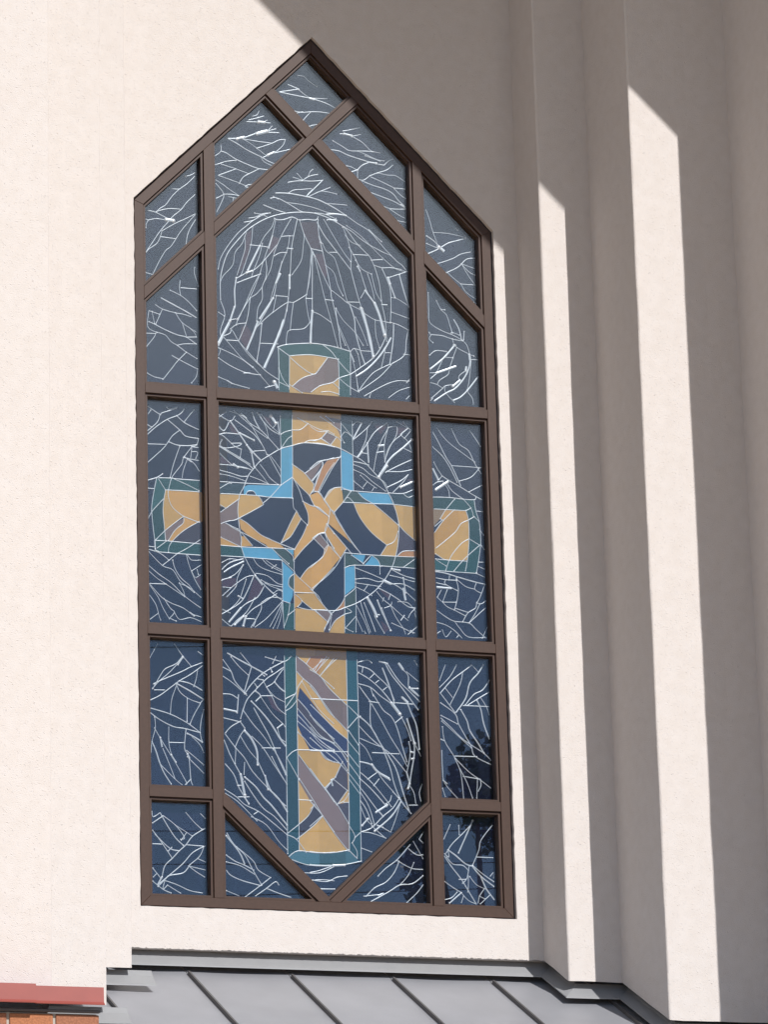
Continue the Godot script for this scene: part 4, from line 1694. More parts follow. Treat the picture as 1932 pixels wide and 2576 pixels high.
[5.1,208,2648,207,2463,206,2263],
[4.4,143,2556,168,2586,206,2561],
[3.8,143,2556,160,2526],
[3.8,145,2633,206,2561],
[6.3,-29,2509,27,2511,86,2503,141,2490,207,2460,270,2426,331,2365,372,2323,399,2269,425,2216,445,2148,454,2093,452,2038,443,1969,431,1920,408,1857,364,1785,314,1728,257,1683,201,1649,145,1626,89,1605,-29,1602],
[5.1,141,2490,139,2265],
[5.1,208,2623,233,2646,261,2641],
[10.1,209,2547,261,2641],
[5.7,209,2543,289,2615,318,2653],
[5.7,292,2619,280,2545,235,2452],
[7.6,402,2652,334,2598,290,2532,235,2452],
[12.7,231,2448,257,2481],
[8.9,290,2532,294,2428],
[5.7,257,2477,292,2473],
[5.1,406,2645,409,2624,372,2559,341,2480,321,2381],
[5.1,409,2628,385,2532,386,2435],
[12.7,356,2523,385,2528],
[7.6,341,2484,380,2493],
[5.1,409,2628,458,2635,450,2579,405,2506,386,2435],
[5.1,486,2595,428,2542,390,2456],
[3.8,459,2663,522,2633],
[7.6,522,2633,479,2595],
[4.4,495,2666,522,2633,536,2620,499,2575],
[5.1,478,2591,520,2556,540,2501],
[12.7,542,2571,491,2522,418,2458,359,2370],
[5.1,494,2519,536,2501],
[6.3,538,2459,459,2419,388,2379],
[6.3,537,2404,480,2389,395,2383],
[16.5,348,2349,396,2415],
[7.6,515,2374,471,2337,396,2297],
[5.1,515,2374,485,2331,427,2271],
[13.9,542,2338,470,2302],
[6.3,402,2266,483,2268,541,2294],
[5.7,483,2268,511,2249,540,2261],
[6.3,210,2425,248,2421,297,2411],
[4.4,209,2408,262,2391,303,2359,372,2330,399,2290],
[4.4,209,2380,268,2357,316,2319,385,2275],
[4.4,207,2318,259,2280],
[4.4,284,2320,259,2287],
[4.4,322,2291,308,2270],
[3.8,247,2352,288,2317,336,2286],
[5.7,206,2263,300,2262,399,2262],
[5.7,147,2269,206,2263],
[5.7,148,2197,285,2200,425,2205],
[5.1,425,2205,545,2199],
[5.1,192,2262,148,2200],
[5.1,140,2279,192,2258],
[5.1,230,2257,264,2225,313,2201],
[5.1,148,2200,173,2226,204,2201],
[5.1,204,2201,227,2140,261,2087,308,2035,384,1978],
[5.1,313,2201,381,2150,450,2093],
[5.1,95,2138,148,2200],
[5.7,40,2203,69,2253,105,2273,140,2279],
[5.1,40,2203,14,2243,-28,2240],
[5.1,140,2452,86,2372,14,2243],
[5.7,140,2445,52,2421,10,2408,-32,2370],
[6.3,38,2410,34,2382,-20,2302],
[5.1,34,2382,-7,2276,-28,2240],
[5.7,40,2203,74,2157,95,2138,114,2091,168,2013,236,1924],
[5.7,74,2157,62,2088,51,2067],
[5.1,-37,2167,5,2159,63,2115],
[5.7,51,2073,160,1950,187,1918],
[5.1,51,2067,43,2025,83,1945,123,1893],
[6.3,-27,1990,8,2016,40,2025],
[5.1,40,2025,59,1958],
[5.1,59,1958,26,1894,-44,1828],
[3.8,94,2135,188,1980,236,1928],
[5.1,160,1947,80,1822,-33,1720],
[4.4,59,1958,123,1893],
[5.7,148,1922,263,1919,431,1920],
[5.1,384,1978,347,1921],
[5.1,449,2058,426,2002,384,1978],
[5.1,431,1920,540,1923],
[5.1,454,2093,491,2054,539,2016],
[5.7,438,1920,474,1950,538,1957],
[5.1,146,1840,199,1857,353,1863],
[5.1,353,1863,472,1862,538,1861],
[5.1,148,1922,146,1840,138,1493],
[5.1,202,1857,204,1762,204,1626,200,1497],
[5.7,186,1911,255,1867],
[5.7,248,1867,291,1914],
[5.1,298,1918,332,1893,346,1859],
[5.1,342,1859,341,1818],
[5.1,202,1844,275,1821,371,1786],
[5.1,204,1782,267,1790,329,1776,364,1785],
[4.4,204,1762,273,1756,343,1750],
[4.4,273,1756,251,1724],
[4.4,203,1741,251,1721,292,1699],
[5.1,143,1683,189,1720,203,1738],
[5.1,142,1677,117,1634,64,1584],
[5.1,-47,1713,-6,1681,20,1635,64,1584],
[5.1,-29,1602,46,1542],
[5.1,64,1584,42,1535,24,1493],
[5.1,141,1629,179,1604,140,1588,87,1551,52,1492],
[5.1,472,1862,540,1913],
[11.4,408,1850,450,1845],
[6.3,408,1846,470,1819,537,1803],
[5.1,393,1815,456,1805,512,1791,536,1789],
[5.7,371,1786,441,1756,482,1724],
[15.2,364,1782,399,1767],
[5.7,399,1767,469,1771,535,1741],
[7.6,470,1806,482,1724],
[13.9,468,1751,480,1683],
[5.1,475,1737,533,1686],
[6.3,328,1742,384,1718,439,1687,493,1650,535,1645],
[5.7,397,1712,386,1684],
[4.4,438,1674,494,1670,535,1625],
[5.1,321,1721,355,1682,396,1651,450,1606,491,1575],
[5.1,351,1669,358,1689],
[5.1,360,1635,396,1651,403,1672],
[4.4,396,1651,422,1591,462,1532,475,1499],
[16.5,268,1684,298,1631,317,1585],
[8.9,323,1674,349,1607,392,1515],
[7.6,311,1598,331,1596],
[6.3,249,1656,282,1576,308,1503],
[5.1,229,1661,254,1574,280,1501],
[5.1,207,1640,247,1561,273,1494],
[5.1,303,1591,337,1532,357,1499],
[4.4,346,1634,392,1515],
[5.7,400,1556,462,1532,517,1508],
[7.6,449,1572,471,1601],
[5.7,492,1588,507,1616,535,1645],
[5.1,528,1618,537,1591],
[5.7,489,1500,539,1543],
[5.7,504,1521,524,1509],
[4.4,142,1514,199,1578],
[4.4,142,1514,183,1496],
[4.4,202,1578,238,1499],
[4.4,246,1506,252,1493],
[6.3,660,2622,691,2568,731,2487,765,2434,811,2332],
[5.1,658,2538,710,2493,751,2433,791,2352],
[4.4,686,2645,720,2599,762,2560,818,2522,895,2471],
[5.1,768,2648,785,2610,812,2563,861,2532,894,2464,928,2410],
[6.3,872,2645,906,2598,930,2561],
[4.4,765,2442,836,2442,929,2442],
[5.1,919,2438,870,2385,805,2360],
[5.1,662,2454,679,2421,706,2381],
[12.7,654,2419,684,2358],
[6.3,706,2381,748,2356,811,2325,867,2294,927,2264],
[5.7,655,2328,677,2344,712,2353],
[15.2,668,2302,741,2352],
[5.1,706,2381,677,2344],
[4.4,712,2346,739,2307,745,2265],
[5.1,733,2341,761,2301,823,2260],
[5.1,857,2304,930,2344],
[5.7,653,2260,745,2264,823,2260,884,2261,895,2275],
[5.1,654,2195,722,2196,835,2197],
[5.7,884,2261,892,2199,908,2144,913,2082,913,2020,901,1943,884,1859],
[5.7,835,2197,848,2147,848,2043,837,1939,821,1862],
[5.1,835,2197,864,2214],
[5.1,823,2260,864,2214,877,2170],
[5.1,773,2257,722,2196,688,2143],
[5.1,771,2199,705,2134,654,2065],
[5.1,688,2143,705,2134],
[4.4,658,2100,698,2137],
[5.7,658,1979,731,2039,775,2080,804,2123,848,2147,881,2167],
[5.1,877,2170,908,2144],
[5.7,848,2043,801,2012,742,1939,711,1862],
[5.1,848,2043,907,2012],
[5.1,907,2012,841,1953,797,1908,757,1861],
[5.1,657,1948,699,1923,734,1918],
[5.7,656,1920,734,1918,833,1919],
[4.4,656,1917,712,1886],
[5.7,654,1858,711,1856,884,1855],
[4.4,907,2102,931,2069],
[5.1,896,2199,928,2198],
[5.1,911,2019,932,1990],
[5.1,901,1918,929,1919],
[5.1,896,1894,928,1882],
[5.1,884,1855,930,1837],
[7.6,654,1851,710,1845,767,1831,865,1809,928,1798],
[5.7,653,1817,709,1810,769,1810],
[5.7,731,1835,727,1808],
[8.9,770,1831,769,1810],
[5.7,709,1810,705,1786,771,1755],
[5.7,656,1790,715,1780],
[12.7,655,1766,736,1764],
[5.7,769,1810,778,1763,770,1707,754,1652],
[5.1,770,1817,821,1779,871,1768],
[5.1,883,1807,871,1768,909,1747],
[5.1,929,1799,897,1722,879,1693],
[5.1,683,1754,660,1714],
[5.1,715,1755,688,1689],
[5.1,657,1711,688,1685,712,1663,750,1648],
[5.1,691,1687,762,1690],
[6.3,754,1658,827,1639],
[5.1,750,1648,816,1618],
[5.7,879,1697,871,1665,827,1635,797,1586],
[5.7,882,1693,907,1691,929,1707],
[5.7,928,1669,887,1632,832,1581],
[5.1,896,1687,866,1631,832,1581],
[5.7,655,1639,703,1607,751,1586,832,1581,870,1549,925,1504],
[5.1,653,1574,701,1563,750,1535,791,1496],
[5.1,751,1586,779,1550,826,1505,925,1507],
[5.7,654,1516,669,1527],
[4.4,680,1538,699,1498,729,1530],
[5.7,759,1498,770,1509],
[4.4,935,1566,904,1503],
[4.8,-920,1297,-879,1371],
[5.5,-788,1376,-749,1321,-698,1262],
[5.5,-745,1314,-782,1272,-837,1244,-863,1210,-907,1133],
[11,-745,1310,-771,1269],
[4.8,-749,1299,-815,1227,-874,1174,-907,1136],
[6.2,-640,1286,-706,1258,-757,1230,-881,1173],
[6.2,-640,1269,-706,1219,-758,1187,-809,1148,-868,1102,-919,1075],
[5.5,-896,1129,-842,1131],
[8.2,-903,1158,-889,1166],
[4.8,-666,1246,-674,1199,-687,1158],
[6.9,-765,1183,-707,1172,-642,1139],
[8.2,-783,1170,-707,1132,-639,1093],
[4.8,-783,1170,-759,1122,-708,1089,-654,1072],
[4.8,-780,1157,-806,1084,-814,1005],
[6.9,-723,1092,-726,973],
[5.5,-654,1072,-639,1089],
[5.5,-654,1067,-687,1011,-710,960],
[6.2,-919,1032,-854,1017,-796,999,-728,966,-688,940,-656,916],
[6.2,-919,1007,-869,973,-797,941,-736,934,-656,916],
[5.5,-636,1039,-651,977,-656,916,-646,867],
[4.8,-898,986,-895,929,-914,857,-918,800],
[5.5,-899,929,-867,874,-828,812,-792,756,-736,659,-732,645],
[9.6,-870,881,-860,831],
[4.8,-823,940,-824,854,-810,791],
[5.5,-820,858,-740,860],
[6.2,-732,930,-741,830,-719,788,-710,671,-700,640],
[8.2,-725,909,-689,893,-646,867],
[4.8,-703,896,-660,855,-639,813],
[5.5,-730,820,-690,790,-640,749],
[5.5,-727,788,-684,747,-641,706],
[8.2,-914,857,-893,809,-875,752,-851,697,-815,642],
[4.8,-868,739,-793,668,-758,641],
[5.5,-856,824,-821,741,-793,668],
[9.6,-813,794,-789,757],
[6.9,-739,642,-710,671],
[9.6,-726,802,-716,781],
[6.2,-664,1344,-639,1327],
[8.2,-507,1345,-441,1312,-375,1280,-295,1241],
[5.5,-433,1349,-375,1280],
[4.8,-485,1325,-442,1276,-395,1235],
[6.9,-375,1280,-418,1140],
[6.2,-529,1308,-486,1248,-465,1195,-407,1133],
[6.9,-530,1268,-486,1248],
[5.5,-531,1221,-487,1194,-444,1160,-404,1126],
[6.2,-532,1127,-488,1126,-456,1109],
[8.2,-448,1128,-457,1030],
[6.9,-201,1315,-265,1279,-324,1239,-377,1186,-415,1133],
[6.9,-201,1286,-250,1250,-295,1219,-355,1158,-401,1105,-423,1053,-439,1002],
[8.2,-272,1278,-265,1257],
[6.9,-321,1243,-306,1233],
[6.2,-343,1216,-314,1211],
[6.2,-362,1194,-348,1173],
[5.5,-300,1335,-201,1315,-159,1346],
[5.5,-260,1304,-241,1342],
[6.2,-202,1278,-228,1244,-259,1199,-296,1175],
[5.5,-314,1211,-296,1175,-267,1126,-239,1070,-195,1036],
[4.8,-296,1175,-253,1127,-198,1101],
[8.2,-251,1203,-222,1172,-197,1155],
[8.2,-356,1151,-330,1127,-357,1096],
[6.2,-330,1127,-267,1130],
[4.8,-327,1120,-269,1039,-211,985,-200,971],
[9.6,-379,1095,-321,1037,-270,974,-228,905,-199,870],
[6.2,-368,1063,-329,993,-293,930,-265,867,-237,796,-202,719],
[5.5,-424,1046,-373,977,-323,922,-266,845],
[8.2,-211,985,-241,962],
[4.8,-241,962,-227,912,-202,891],
[11,-530,1048,-460,1037],
[6.2,-531,1001,-443,984],
[6.2,-439,988,-491,956,-521,923],
[6.2,-443,988,-418,953],
[6.2,-418,946,-444,908,-471,850],
[12.4,-418,938,-382,897,-354,834,-352,762],
[6.2,-382,912,-324,857,-267,773,-196,669],
[6.2,-324,853,-229,856],
[6.2,-525,919,-471,850,-421,795,-378,725,-299,643],
[4.8,-441,909,-398,839,-355,791],
[8.2,-265,852,-223,776,-195,712],
[6.9,-355,791,-312,700,-277,623,-205,555],
[4.8,-467,843,-472,764],
[6.9,-529,883,-494,799,-444,708,-430,680],
[5.5,-421,774,-426,709],
[6.9,-527,761,-481,707,-453,637,-403,560],
[13.7,-444,708,-424,602],
[9.6,-422,695,-365,648,-322,592,-279,551,-200,455],
[6.2,-423,673,-373,597,-323,535,-265,495,-200,427],
[6.2,-460,650,-438,651],
[6.2,-461,590,-399,593],
[8.2,-424,588,-403,557],
[6.2,-529,626,-468,590,-425,552,-352,520,-287,473,-201,405],
[5.5,-389,490,-310,451,-246,368,-203,327],
[6.9,-352,520,-375,505],
[9.6,-299,643,-241,589,-198,526],
[9.6,-312,707,-299,636],
[5.5,-274,809,-231,725,-196,669],
[5.5,-526,605,-461,565,-361,470],
[6.2,-196,1348,-197,1144,-196,1029,-196,813,-197,598,-199,306],
[6.2,-133,1351,-134,1148,-133,1032,-134,816,-134,600,-137,323],
[6.2,-130,1348,-78,1310,-5,1249,72,1187],
[5.5,-55,1345,-78,1310],
[5.5,8,1341,-34,1276],
[4.8,34,1353,-12,1285],
[5.5,75,1348,-5,1249],
[6.2,-131,1268,-95,1230,-44,1189,-1,1129,68,1035],
[6.2,-95,1230,-126,1184,-141,1147,-195,1072],
[5.5,-194,1119,-141,1147],
[5.5,-195,1054,-165,1074,-135,1111],
[5.5,-103,1215,-53,1130,-9,1067,67,998],
[6.2,-127,1119,-76,1064,-26,994,65,919],
[5.5,-128,1068,-56,985,-5,930,65,897],
[5.5,-132,1039,-85,991,-13,908,64,861],
[4.8,-130,1003,-57,942,-13,893,63,846],
[5.5,-131,945,-94,911,-58,869,-14,854],
[5.5,-45,1127,70,1128],
[6.2,-133,852,64,857],
[6.2,-193,809,-163,839,-133,853],
[5.5,-14,854,22,816,62,796],
[6.2,-130,827,-54,726,11,650,57,587],
[6.2,-129,701,-50,583,-7,513,54,430],
[6.2,-193,806,-164,757,-129,694],
[5.5,-135,590,-61,589],
[6.2,11,650,60,709],
[5.5,-50,572,-89,502,-201,409],
[5.5,-7,509,-60,454,-150,382],
[6.2,-201,405,-150,382,-100,317],
[6.2,-196,288,-144,322,-41,316,51,323],
[6.2,-174,275,-101,253,-28,249,49,252],
[5.5,-110,210,-29,213,49,248],
[5.5,-67,173,-15,178,47,174],
[5.5,-31,128,46,131],
[5.5,-918,496,-911,468,-875,491],
[6.9,-915,436,-861,474],
[6.9,-875,491,-839,429,-797,367,-754,327],
[5.5,-860,477,-796,431,-747,369,-768,358],
[4.8,-796,431,-707,378],
[5.5,-736,394,-765,354],
[5.5,-738,497,-695,449,-656,415],
[5.5,-662,496,-637,472],
[6.9,-638,419,-703,378,-740,331,-776,298,-813,258,-853,218,-868,161],
[6.9,-915,398,-862,329,-813,258],
[6.9,-905,380,-827,310,-776,298],
[6.2,-916,329,-869,329],
[6.2,-834,295,-816,314],
[5.5,-740,331,-646,327],
[6.9,-639,328,-704,293,-756,235,-814,184,-893,118],
[5.5,-646,324,-669,274,-720,230],
[5.5,-683,263,-640,247],
[4.8,-727,222,-641,205],
[5.5,-727,222,-691,196,-645,169],
[6.9,-720,230,-756,186,-828,170,-850,151,-890,111],
[11,-868,161,-893,118],
[5.5,-917,205,-875,154],
[5.5,-914,159,-896,177],
[6.2,-918,138,-865,98,-822,80],
[5.5,-857,144,-793,125,-722,96,-657,86],
[5.5,-854,141,-865,98,-840,120],
[5.5,-840,120,-772,81],
[6.9,-522,399,-487,344,-429,290,-387,214,-341,138],
[8.2,-526,385,-458,303,-430,241],
[5.5,-472,331,-386,263,-358,215,-293,179],
[6.9,-527,286,-481,256,-430,237,-383,214],
[5.5,-528,251,-452,233,-380,193],
[6.2,-529,209,-504,182,-439,156,-345,135],
[6.2,-433,72,-345,138,-293,179],
[6.2,-375,81,-316,122,-268,158,-250,142],
[6.9,-316,122,-251,99,-186,80],
[4.8,-530,103,-462,78],
[6.3,210,1335,260,1349,283,1335],
[7.1,209,1316,267,1301,312,1265,372,1209,401,1143],
[7.1,208,1279,265,1248,326,1199,371,1148,408,1098],
[6.3,232,1306,228,1280],
[6.3,269,1252,293,1276],
[6.3,303,1231,319,1243],
[6.3,341,1192,361,1208],
[9.9,326,1345,368,1336],
[8.5,340,1312,373,1224,401,1127],
[7.1,353,1343,390,1277,450,1205,532,1097],
[7.1,368,1336,428,1249,496,1185,541,1142],
[15.5,430,1343,456,1307],
[6.3,456,1307,483,1275,485,1214,534,1172],
[4.9,476,1297,540,1247],
[4.9,520,1360,539,1330],
[8.5,481,1210,535,1210],
[8.5,489,1215,538,1172],
[8.5,441,1163,471,1131,492,1080,521,1006,533,887],
[15.5,444,1160,478,1131],
[7.1,409,1128,502,1125],
[6.3,207,1219,272,1203,325,1161,378,1126,415,1091],
[6.3,210,1207,247,1157,270,1128],
[5.6,272,1203,286,1159],
[6.3,262,1128,316,1123],
[7.1,270,1132,267,1009,296,950,332,878],
[6.3,286,1167,338,1087,383,1052,413,993,441,890,462,817],
[5.6,277,1114,329,1027,373,947,424,867,461,794],
[18.3,385,1127,430,1069],
[5.6,430,1069,467,996,488,930],
[7.1,406,1023,445,1055],
[12.7,468,1048,496,953,507,916],
[6.3,476,922,482,862,460,757],
[8.5,503,923,505,864,483,751,473,691],
[11.3,486,870,502,867],
[9.9,489,833,501,837],
[5.6,507,916,540,850],
[14.1,474,702,465,676],
[9.9,460,757,474,702],
[6.3,473,691,495,655,505,596],
[5.6,543,702,526,656,533,612],
[8.5,210,1043,266,994,318,907,377,820,406,762,434,660,469,550],
[5.6,146,1100,206,1043],
[6.3,201,998,257,941,317,892,378,850,460,757],
[4.9,203,931,272,905,333,885],
[4.9,203,909,240,873,269,815],
[6.3,274,856,420,856],
[8.5,204,805,261,793,298,761,366,716],
[14.1,269,793,298,757,359,723],
[7.1,332,878,368,783,389,695,425,607,477,543],
[6.3,298,754,244,714],
[5.6,298,757,328,714,380,657,417,614],
[7.1,305,717,277,682],
[6.3,199,753,259,704,311,647,370,575],
[7.1,201,716,258,667,325,596,343,574],
[6.3,200,671,234,629,278,572,300,543],
[6.3,372,635,363,605,340,589],
[5.6,380,654,410,625],
[12.7,285,542,347,582],
[8.5,300,547,323,522],
[6.3,203,642,247,570,275,476],
[6.3,202,598,232,555,260,482],
[5.6,202,568,230,503,268,468],
[7.1,414,622,378,568,323,522,260,460,202,436],
[9.9,425,607,369,524,275,443],
[4.9,416,585,391,510,363,442],
[11.3,207,469,238,504],
[8.5,291,473,321,463],
[6.3,260,468,327,412],
[5.6,202,436,259,431,335,408],
[5.6,306,470,359,442],
[6.3,470,587,513,589],
[5.6,200,351,256,332],
[6.3,143,1346,142,1107,141,913,141,735,135,338],
[6.3,202,1346,202,1043,202,886,202,738,200,517,198,282],
[6.3,-56,1279,-4,1249,41,1191,101,1135,142,1099],
[4.9,-4,1249,44,1303,91,1347],
[4.9,-26,1270,45,1348],
[4.9,-41,1284,22,1343],
[6.3,-58,1193,-6,1129,38,1064,90,1015,139,965],
[6.3,-60,1126,201,1128],
[6.3,-60,1096,14,1026,81,962,138,920],
[6.3,-62,1037,-2,980,57,917,136,831],
[6.3,-63,977,-19,928,49,901,98,859,135,802],
[5.6,-64,948,11,892,86,829,134,757],
[5.6,-64,918,3,862,85,799,137,743],
[6.3,-66,851,136,854],
[5.6,-13,854,17,811,93,792],
[7.1,108,800,68,717],
[9.9,45,701,52,669],
[5.6,53,709,131,650],
[5.6,68,717,10,659],
[6.3,-68,755,6,659,72,577,134,477],
[5.6,10,659,28,634,72,570],
[5.6,72,570,131,650],
[4.9,72,574,111,594,138,632],
[4.9,110,586,137,588],
[6.3,-72,586,-50,561,-9,515,61,416,131,331],
[5.6,-75,454,-9,512],
[4.9,-73,542,-50,565],
[6.3,-78,322,-2,317,74,325,131,338],
[6.3,131,338,175,296],
[7.1,-79,253,-4,252,102,260,198,282],
[14.1,46,254,106,258],
[5.6,-80,213,-27,226,46,254],
[6.3,-70,174,10,169,63,193,120,202],
[6.3,-33,131,50,131],
[5.6,138,463,167,412,151,375],
[5.6,151,375,176,332,175,296],
[5.6,167,405,202,436],
[5.6,141,913,201,842],
[5.6,140,846,199,775],
[5.6,142,795,198,723],
[5.6,141,743,200,671],
[4.9,140,713,199,635],
[5.6,147,965,198,894],
[5.6,143,980,202,1046],
[6.3,468,380,393,297,330,250,287,208],
[6.3,456,358,501,327,536,328],
[4.9,484,399,535,309],
[7.1,515,412,538,391],
[5.6,519,412,543,450],
[6.3,393,293,468,256,533,251],
[7.1,404,290,376,230,328,177,267,146,220,100],
[5.6,484,285,452,218,404,165],
[7.1,532,218,474,175,404,165,342,127,242,72],
[7.1,208,100,319,115],
[9.9,285,106,312,118],
[6.3,531,170,495,125,440,75],
[4.9,691,1346,657,1261],
[5.6,754,1350,717,1287,656,1223],
[7.1,836,1350,788,1314,724,1265,659,1193],
[5.6,788,1314,770,1245,712,1136],
[6.3,687,1221,725,1174],
[4.9,837,1358,875,1318],
[8.5,904,1358,874,1311,825,1255,799,1171,742,1092],
[7.1,936,1276,895,1221,847,1196,798,1137],
[7.1,930,1211,870,1174,806,1133],
[6.3,782,1132,927,1134],
[8.5,862,1166,883,1114,896,1040,925,958],
[5.6,882,1182,915,1131,929,1087],
[7.1,659,1193,738,1092],
[7.1,658,1141,738,1085,755,1033,792,967,822,916,840,864,928,823],
[8.5,770,1109,803,1050,817,998,861,933,891,882],
[6.3,659,1073,748,1032],
[6.3,659,1058,708,1015,769,958,822,923,891,882,929,846],
[4.9,662,1043,753,965,822,908],
[5.6,665,1013,674,939,719,866,730,844],
[7.1,655,945,671,939],
[6.3,730,859,851,861],
[6.3,730,848,802,780,870,735,924,696],
[6.3,730,844,755,786,765,719,770,637],
[6.3,755,793,792,720,820,639],
[6.3,773,753,867,742],
[5.6,851,741,844,640],
[6.3,867,742,869,709,853,678],
[6.3,657,886,658,789,667,714,735,636],
[8.5,656,729,683,708],
[5.6,655,684,669,640],
[5.6,691,493,654,417],
[5.6,738,491,740,443],
[6.3,804,494,752,443,696,389,663,340],
[8.5,816,520,791,467,733,347],
[6.3,924,499,859,418,846,366,808,283],
[8.5,675,359,717,331,770,289,808,279],
[5.6,833,328,922,328],
[6.3,675,359,678,322,655,340],
[7.1,655,325,692,271,744,207,788,135,821,81],
[5.6,666,322,700,286,754,281,784,256],
[6.3,789,282,775,215,747,185],
[7.1,808,283,861,241,922,202],
[8.5,808,276,853,226,921,177],
[6.3,903,228,923,250,922,221],
[6.3,732,207,767,208],
[5.6,783,230,781,172,776,142],
[4.9,791,223,828,181,881,160],
[8.5,853,222,881,160,922,107],
[6.3,870,164,841,122,832,85],
[5.6,841,122,872,109],
[5.6,904,135,844,82],
[6.3,651,193,688,168,741,137],
[6.3,648,97,687,109,718,140],
[8.5,674,80,741,137],
[5.6,741,137,779,98,821,81],
[5.6,740,86,752,119],
]
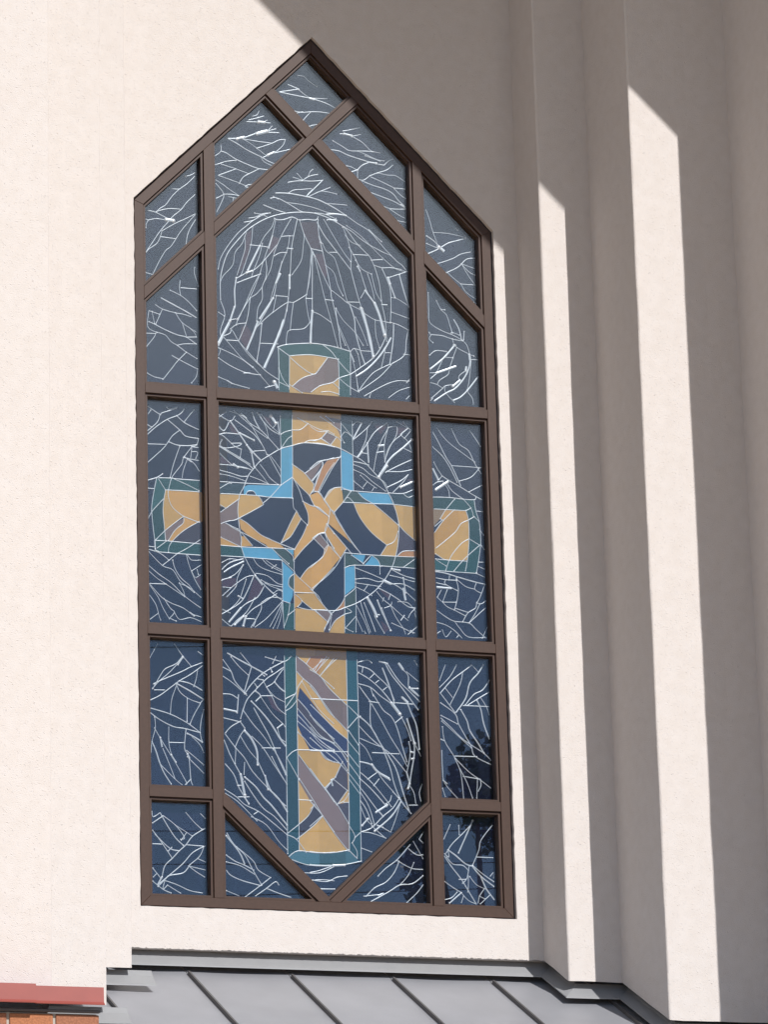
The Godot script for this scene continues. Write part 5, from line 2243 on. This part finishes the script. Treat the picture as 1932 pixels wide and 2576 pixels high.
const COLOURED := [
["g",-200,3027,-146,3046,-19,3063,66,3061,137,3051,208,3036,201,2777,-198,2767],
["y",-134,2983,-77,2993,-6,2999,79,2993,136,2987,140,2882,138,2775,-139,2768],
["m",79,2990,136,2987,140,2882,104,2854,33,2831,-18,2788,-88,2790,-123,2815,-66,2865,-1,2892,35,2930],
["r",-57,3742,32,3751,57,3602,0,3597,-37,3672],
["r",21,3570,71,3574,90,3461,75,3438,41,3514],
["r",-361,3650,-332,3674,-341,3587,-367,3492,-411,3410,-388,3490,-369,3570],
["r",-212,3649,-177,3638,-207,3556,-242,3553],
["r",-398,3120,-370,3137,-336,3083,-372,3003,-406,3056],
["g",-187,2718,-124,2722,-128,2471,-192,2467],
["y",-124,2722,147,2730,141,2491,37,2507,-62,2508,-129,2488],
["o",-127,2574,-81,2580,-40,2616,26,2588,72,2585,25,2535,-29,2525,-62,2509,-129,2488],
["b",-192,2465,-128,2485,-134,2199,-253,2199,-196,2267],
["b",-377,2256,-196,2265,-253,2201,-316,2200,-332,2202,-348,2223,-378,2221,-388,2204,-401,2203,-400,2243],
["b",-419,1916,-252,1921,-214,1885,-198,1860,-407,1860],
["b",-198,1854,-137,1799,-160,1765,-164,1726,-139,1702,-143,1670,-160,1630,-199,1641],
["b",-174,1923,-134,1922,-135,1890],
["d",-252,1921,-180,1923,-135,1864,-137,1806,-198,1860],
["d",-160,1765,-130,1793,-136,1702,-164,1726],
["g",-198,1628,-134,1632,-138,1452,-196,1448],
["g",-871,2260,-631,2262,-632,2199,-826,2197],
["g",-871,2258,-826,2197,-837,2135,-841,2083,-835,2006,-829,1926,-887,1922,-896,2002,-902,2079,-898,2131,-884,2209],
["g",-884,1922,-630,1920,-630,1858,-875,1862],
["h",-540,2252,-390,2263,-417,2201,-541,2197],
["g",-545,1917,-419,1916,-407,1863,-546,1860],
["o",-826,2194,-626,2198,-628,2029,-731,2061,-789,2106,-811,2162],
["y",-826,2197,-810,2195,-811,2162,-789,2106,-731,2061,-783,2019,-835,1974,-841,2083],
["m",-731,2051,-732,2026,-777,1984,-813,1927,-829,1926,-835,1974,-783,2019],
["o",-731,2061,-641,2041,-706,2002,-752,1966,-791,1925,-813,1927,-777,1984,-732,2026],
["v",-628,2042,-630,1923,-791,1922,-752,1966,-706,2002],
["y",-541,2194,-420,2199,-424,2179,-483,2133,-503,2122,-542,2135],
["m",-424,2179,-435,2123,-429,2072,-491,2051,-527,2036,-543,2090,-483,2133],
["y",-417,2201,-319,2199,-297,2162,-307,2145,-429,2072,-435,2123,-424,2179],
["m",-544,2032,-501,2041,-453,2012,-427,2007,-419,1920,-480,1942,-545,1967],
["o",-545,1967,-419,1917,-545,1919],
["o",-429,2068,-387,2049,-342,2013,-310,1989,-271,1972,-212,1950,-180,1923,-272,1923,-285,1939,-375,1978,-420,2014],
["o",-418,1975,-401,1976,-357,1927,-419,1920],
["y",-130,2386,-92,2362,-63,2341,-14,2286,-15,2253,-39,2222,-87,2264,-131,2314],
["m",-63,2341,-19,2374,35,2417,31,2397,-24,2305],
["p",34,2381,62,2419,137,2444,60,2347,8,2245,-15,2253,6,2323],
["o",-39,2222,8,2245,43,2205,94,2126,65,2114,-10,2165],
["o",-76,2187,-24,2164,9,2160,65,2114,60,2072,39,2021,13,2016,-21,1988,-82,1926,-132,1864,-131,1919,-80,2004,-56,2061,-49,2071,-51,2123],
["y",-113,2129,-88,2091,-125,2027,-153,1986,-199,1957,-151,2058],
["m",-21,1988,16,2013,58,1961,37,1933],
["o",58,1961,90,1943,123,1893,74,1832,-34,1709,-101,1766,-57,1824,23,1887,37,1933],
["o",-130,1793,-101,1766,-34,1709,-28,1693,-133,1690],
["o",-133,1683,-94,1647,-118,1613,-134,1606],
["y",-126,1685,-28,1693,4,1653,43,1610,-30,1602,-94,1647],
["y",-131,1606,-75,1603,-17,1597,48,1539,26,1454,-134,1445],
["m",-17,1597,49,1604,69,1582,48,1539],
["r",-291,2644,-252,2633,-239,2588,-272,2606],
["r",-476,2577,-443,2580,-425,2528,-464,2539],
["r",-525,2403,-454,2363,-525,2364],
["r",-353,1753,-302,1705,-336,1652,-395,1622],
["r",-525,1743,-451,1747,-452,1702,-526,1695],
["r",-671,1734,-639,1749,-640,1678],
["h",146,2688,210,2693,211,2464,141,2486],
["m",63,2578,118,2554,86,2510,34,2541],
["m",58,2661,145,2653,143,2556,120,2603],
["b",145,2483,204,2460,206,2264,139,2266],
["b",230,2257,399,2261,425,2205,313,2201,264,2225],
["b",187,1914,263,1917,248,1874],
["b",298,1915,332,1893,346,1861,255,1861,283,1890],
["b",146,1840,202,1856,199,1738,143,1690],
["d",148,1919,186,1911,234,1863,199,1857,146,1840],
["d",298,1915,431,1920,408,1857,346,1861,332,1893],
["d",143,1683,203,1735,204,1653,145,1626],
["d",146,2265,230,2257,264,2225,285,2200,148,2198],
["h",141,1622,204,1646,199,1449,137,1453],
["h",413,2262,568,2274,566,2200,425,2205],
["g",639,2259,884,2261,835,2197,637,2195],
["g",884,2261,892,2199,908,2144,913,2082,913,2020,901,1943,884,1859,821,1862,837,1939,848,2043,848,2147,835,2197],
["g",635,1915,833,1919,884,1857,633,1857],
["d",417,1917,558,1924,556,1862,408,1857],
["y",40,2203,69,2253,105,2273,140,2279,148,2200,95,2138,74,2157],
["o",43,2025,51,2067,160,1950,123,1893,83,1945],
["o",70,2143,95,2138,114,2091,188,1973,161,1998,55,2080],
["y",204,2197,313,2200,381,2150,450,2093,449,2058,426,2002,384,1978,308,2035,261,2087,227,2140],
["y",425,2202,566,2201,560,2000,491,2054,454,2093,445,2148],
["v",454,2090,560,2000,559,1959,474,1950,438,1920,452,2038],
["y",384,1978,426,2002,449,2055,443,1969,431,1921,347,1921],
["p",438,1920,474,1950,559,1959,558,1924],
["k",644,2194,722,2196,688,2143,640,2088],
["o",722,2196,771,2197,705,2134,688,2143],
["o",771,2197,835,2197,848,2147,804,2123,775,2080,731,2039,644,1971,646,2058,705,2134],
["y",848,2147,848,2043,801,2012,742,1939,734,1918,699,1923,643,1950,644,1971,731,2039,775,2080,804,2123],
["y",848,2043,837,1925,734,1918,742,1939,801,2012],
["p",89,1605,141,1626,142,1670,117,1634],
["v",64,1584,141,1622,140,1588,87,1551,51,1455,9,1452],
["y",140,1588,137,1446,30,1440,87,1551],
["r",325,2646,409,2642,365,2586],
["r",495,2666,458,2635,450,2579,522,2633],
["r",500,2345,542,2355,542,2335],
["r",328,1742,397,1712,386,1684],
["r",338,1566,392,1528,357,1499],
["g",-195,1406,-132,1410,-133,1090,-197,1072],
["t",-197,1072,-133,1090,-137,323,-196,288],
["u",-196,288,-144,322,-41,316,55,321,132,338,187,280,105,261,49,252,-28,249,-101,253,-174,275],
["y",-132,1410,154,1407,132,338,55,321,-41,316,-137,323],
["p",-78,1310,-55,1352,35,1360,-13,1256],
["v",-50,572,-7,509,-60,454,-135,394,-134,465,-89,502],
["r",-297,1139,-267,1126,-210,1035,-269,1068],
["t",144,1407,204,1406,198,282,135,338],
["m",-130,1348,-79,1310,-56,1279,-4,1249,41,1191,101,1135,142,1099,139,965,90,1015,38,1064,-6,1129,-58,1193,-131,1268],
["w",-116,1183,-60,1119,14,1026,81,962,138,920,136,831,57,917,-2,980,-62,1037,-128,1123],
["v",-128,1123,-62,1037,-2,980,57,917,136,831,135,802,98,859,49,901,-19,928,-63,977,-129,1078],
["w",-129,1078,-63,977,-19,928,49,901,98,859,135,802,137,743,85,799,3,862,-13,854,-66,851,-110,931,-131,981],
["w",-13,854,87,855,137,743,93,792,17,811],
["v",108,797,134,772,135,650,53,709,68,717],
["v",53,709,131,650,72,570,10,659],
["m",-131,826,-68,755,6,659,72,577,134,477,131,331,61,416,-9,515,-50,561,-72,586,-134,693],
["v",72,574,137,588,134,477],
]
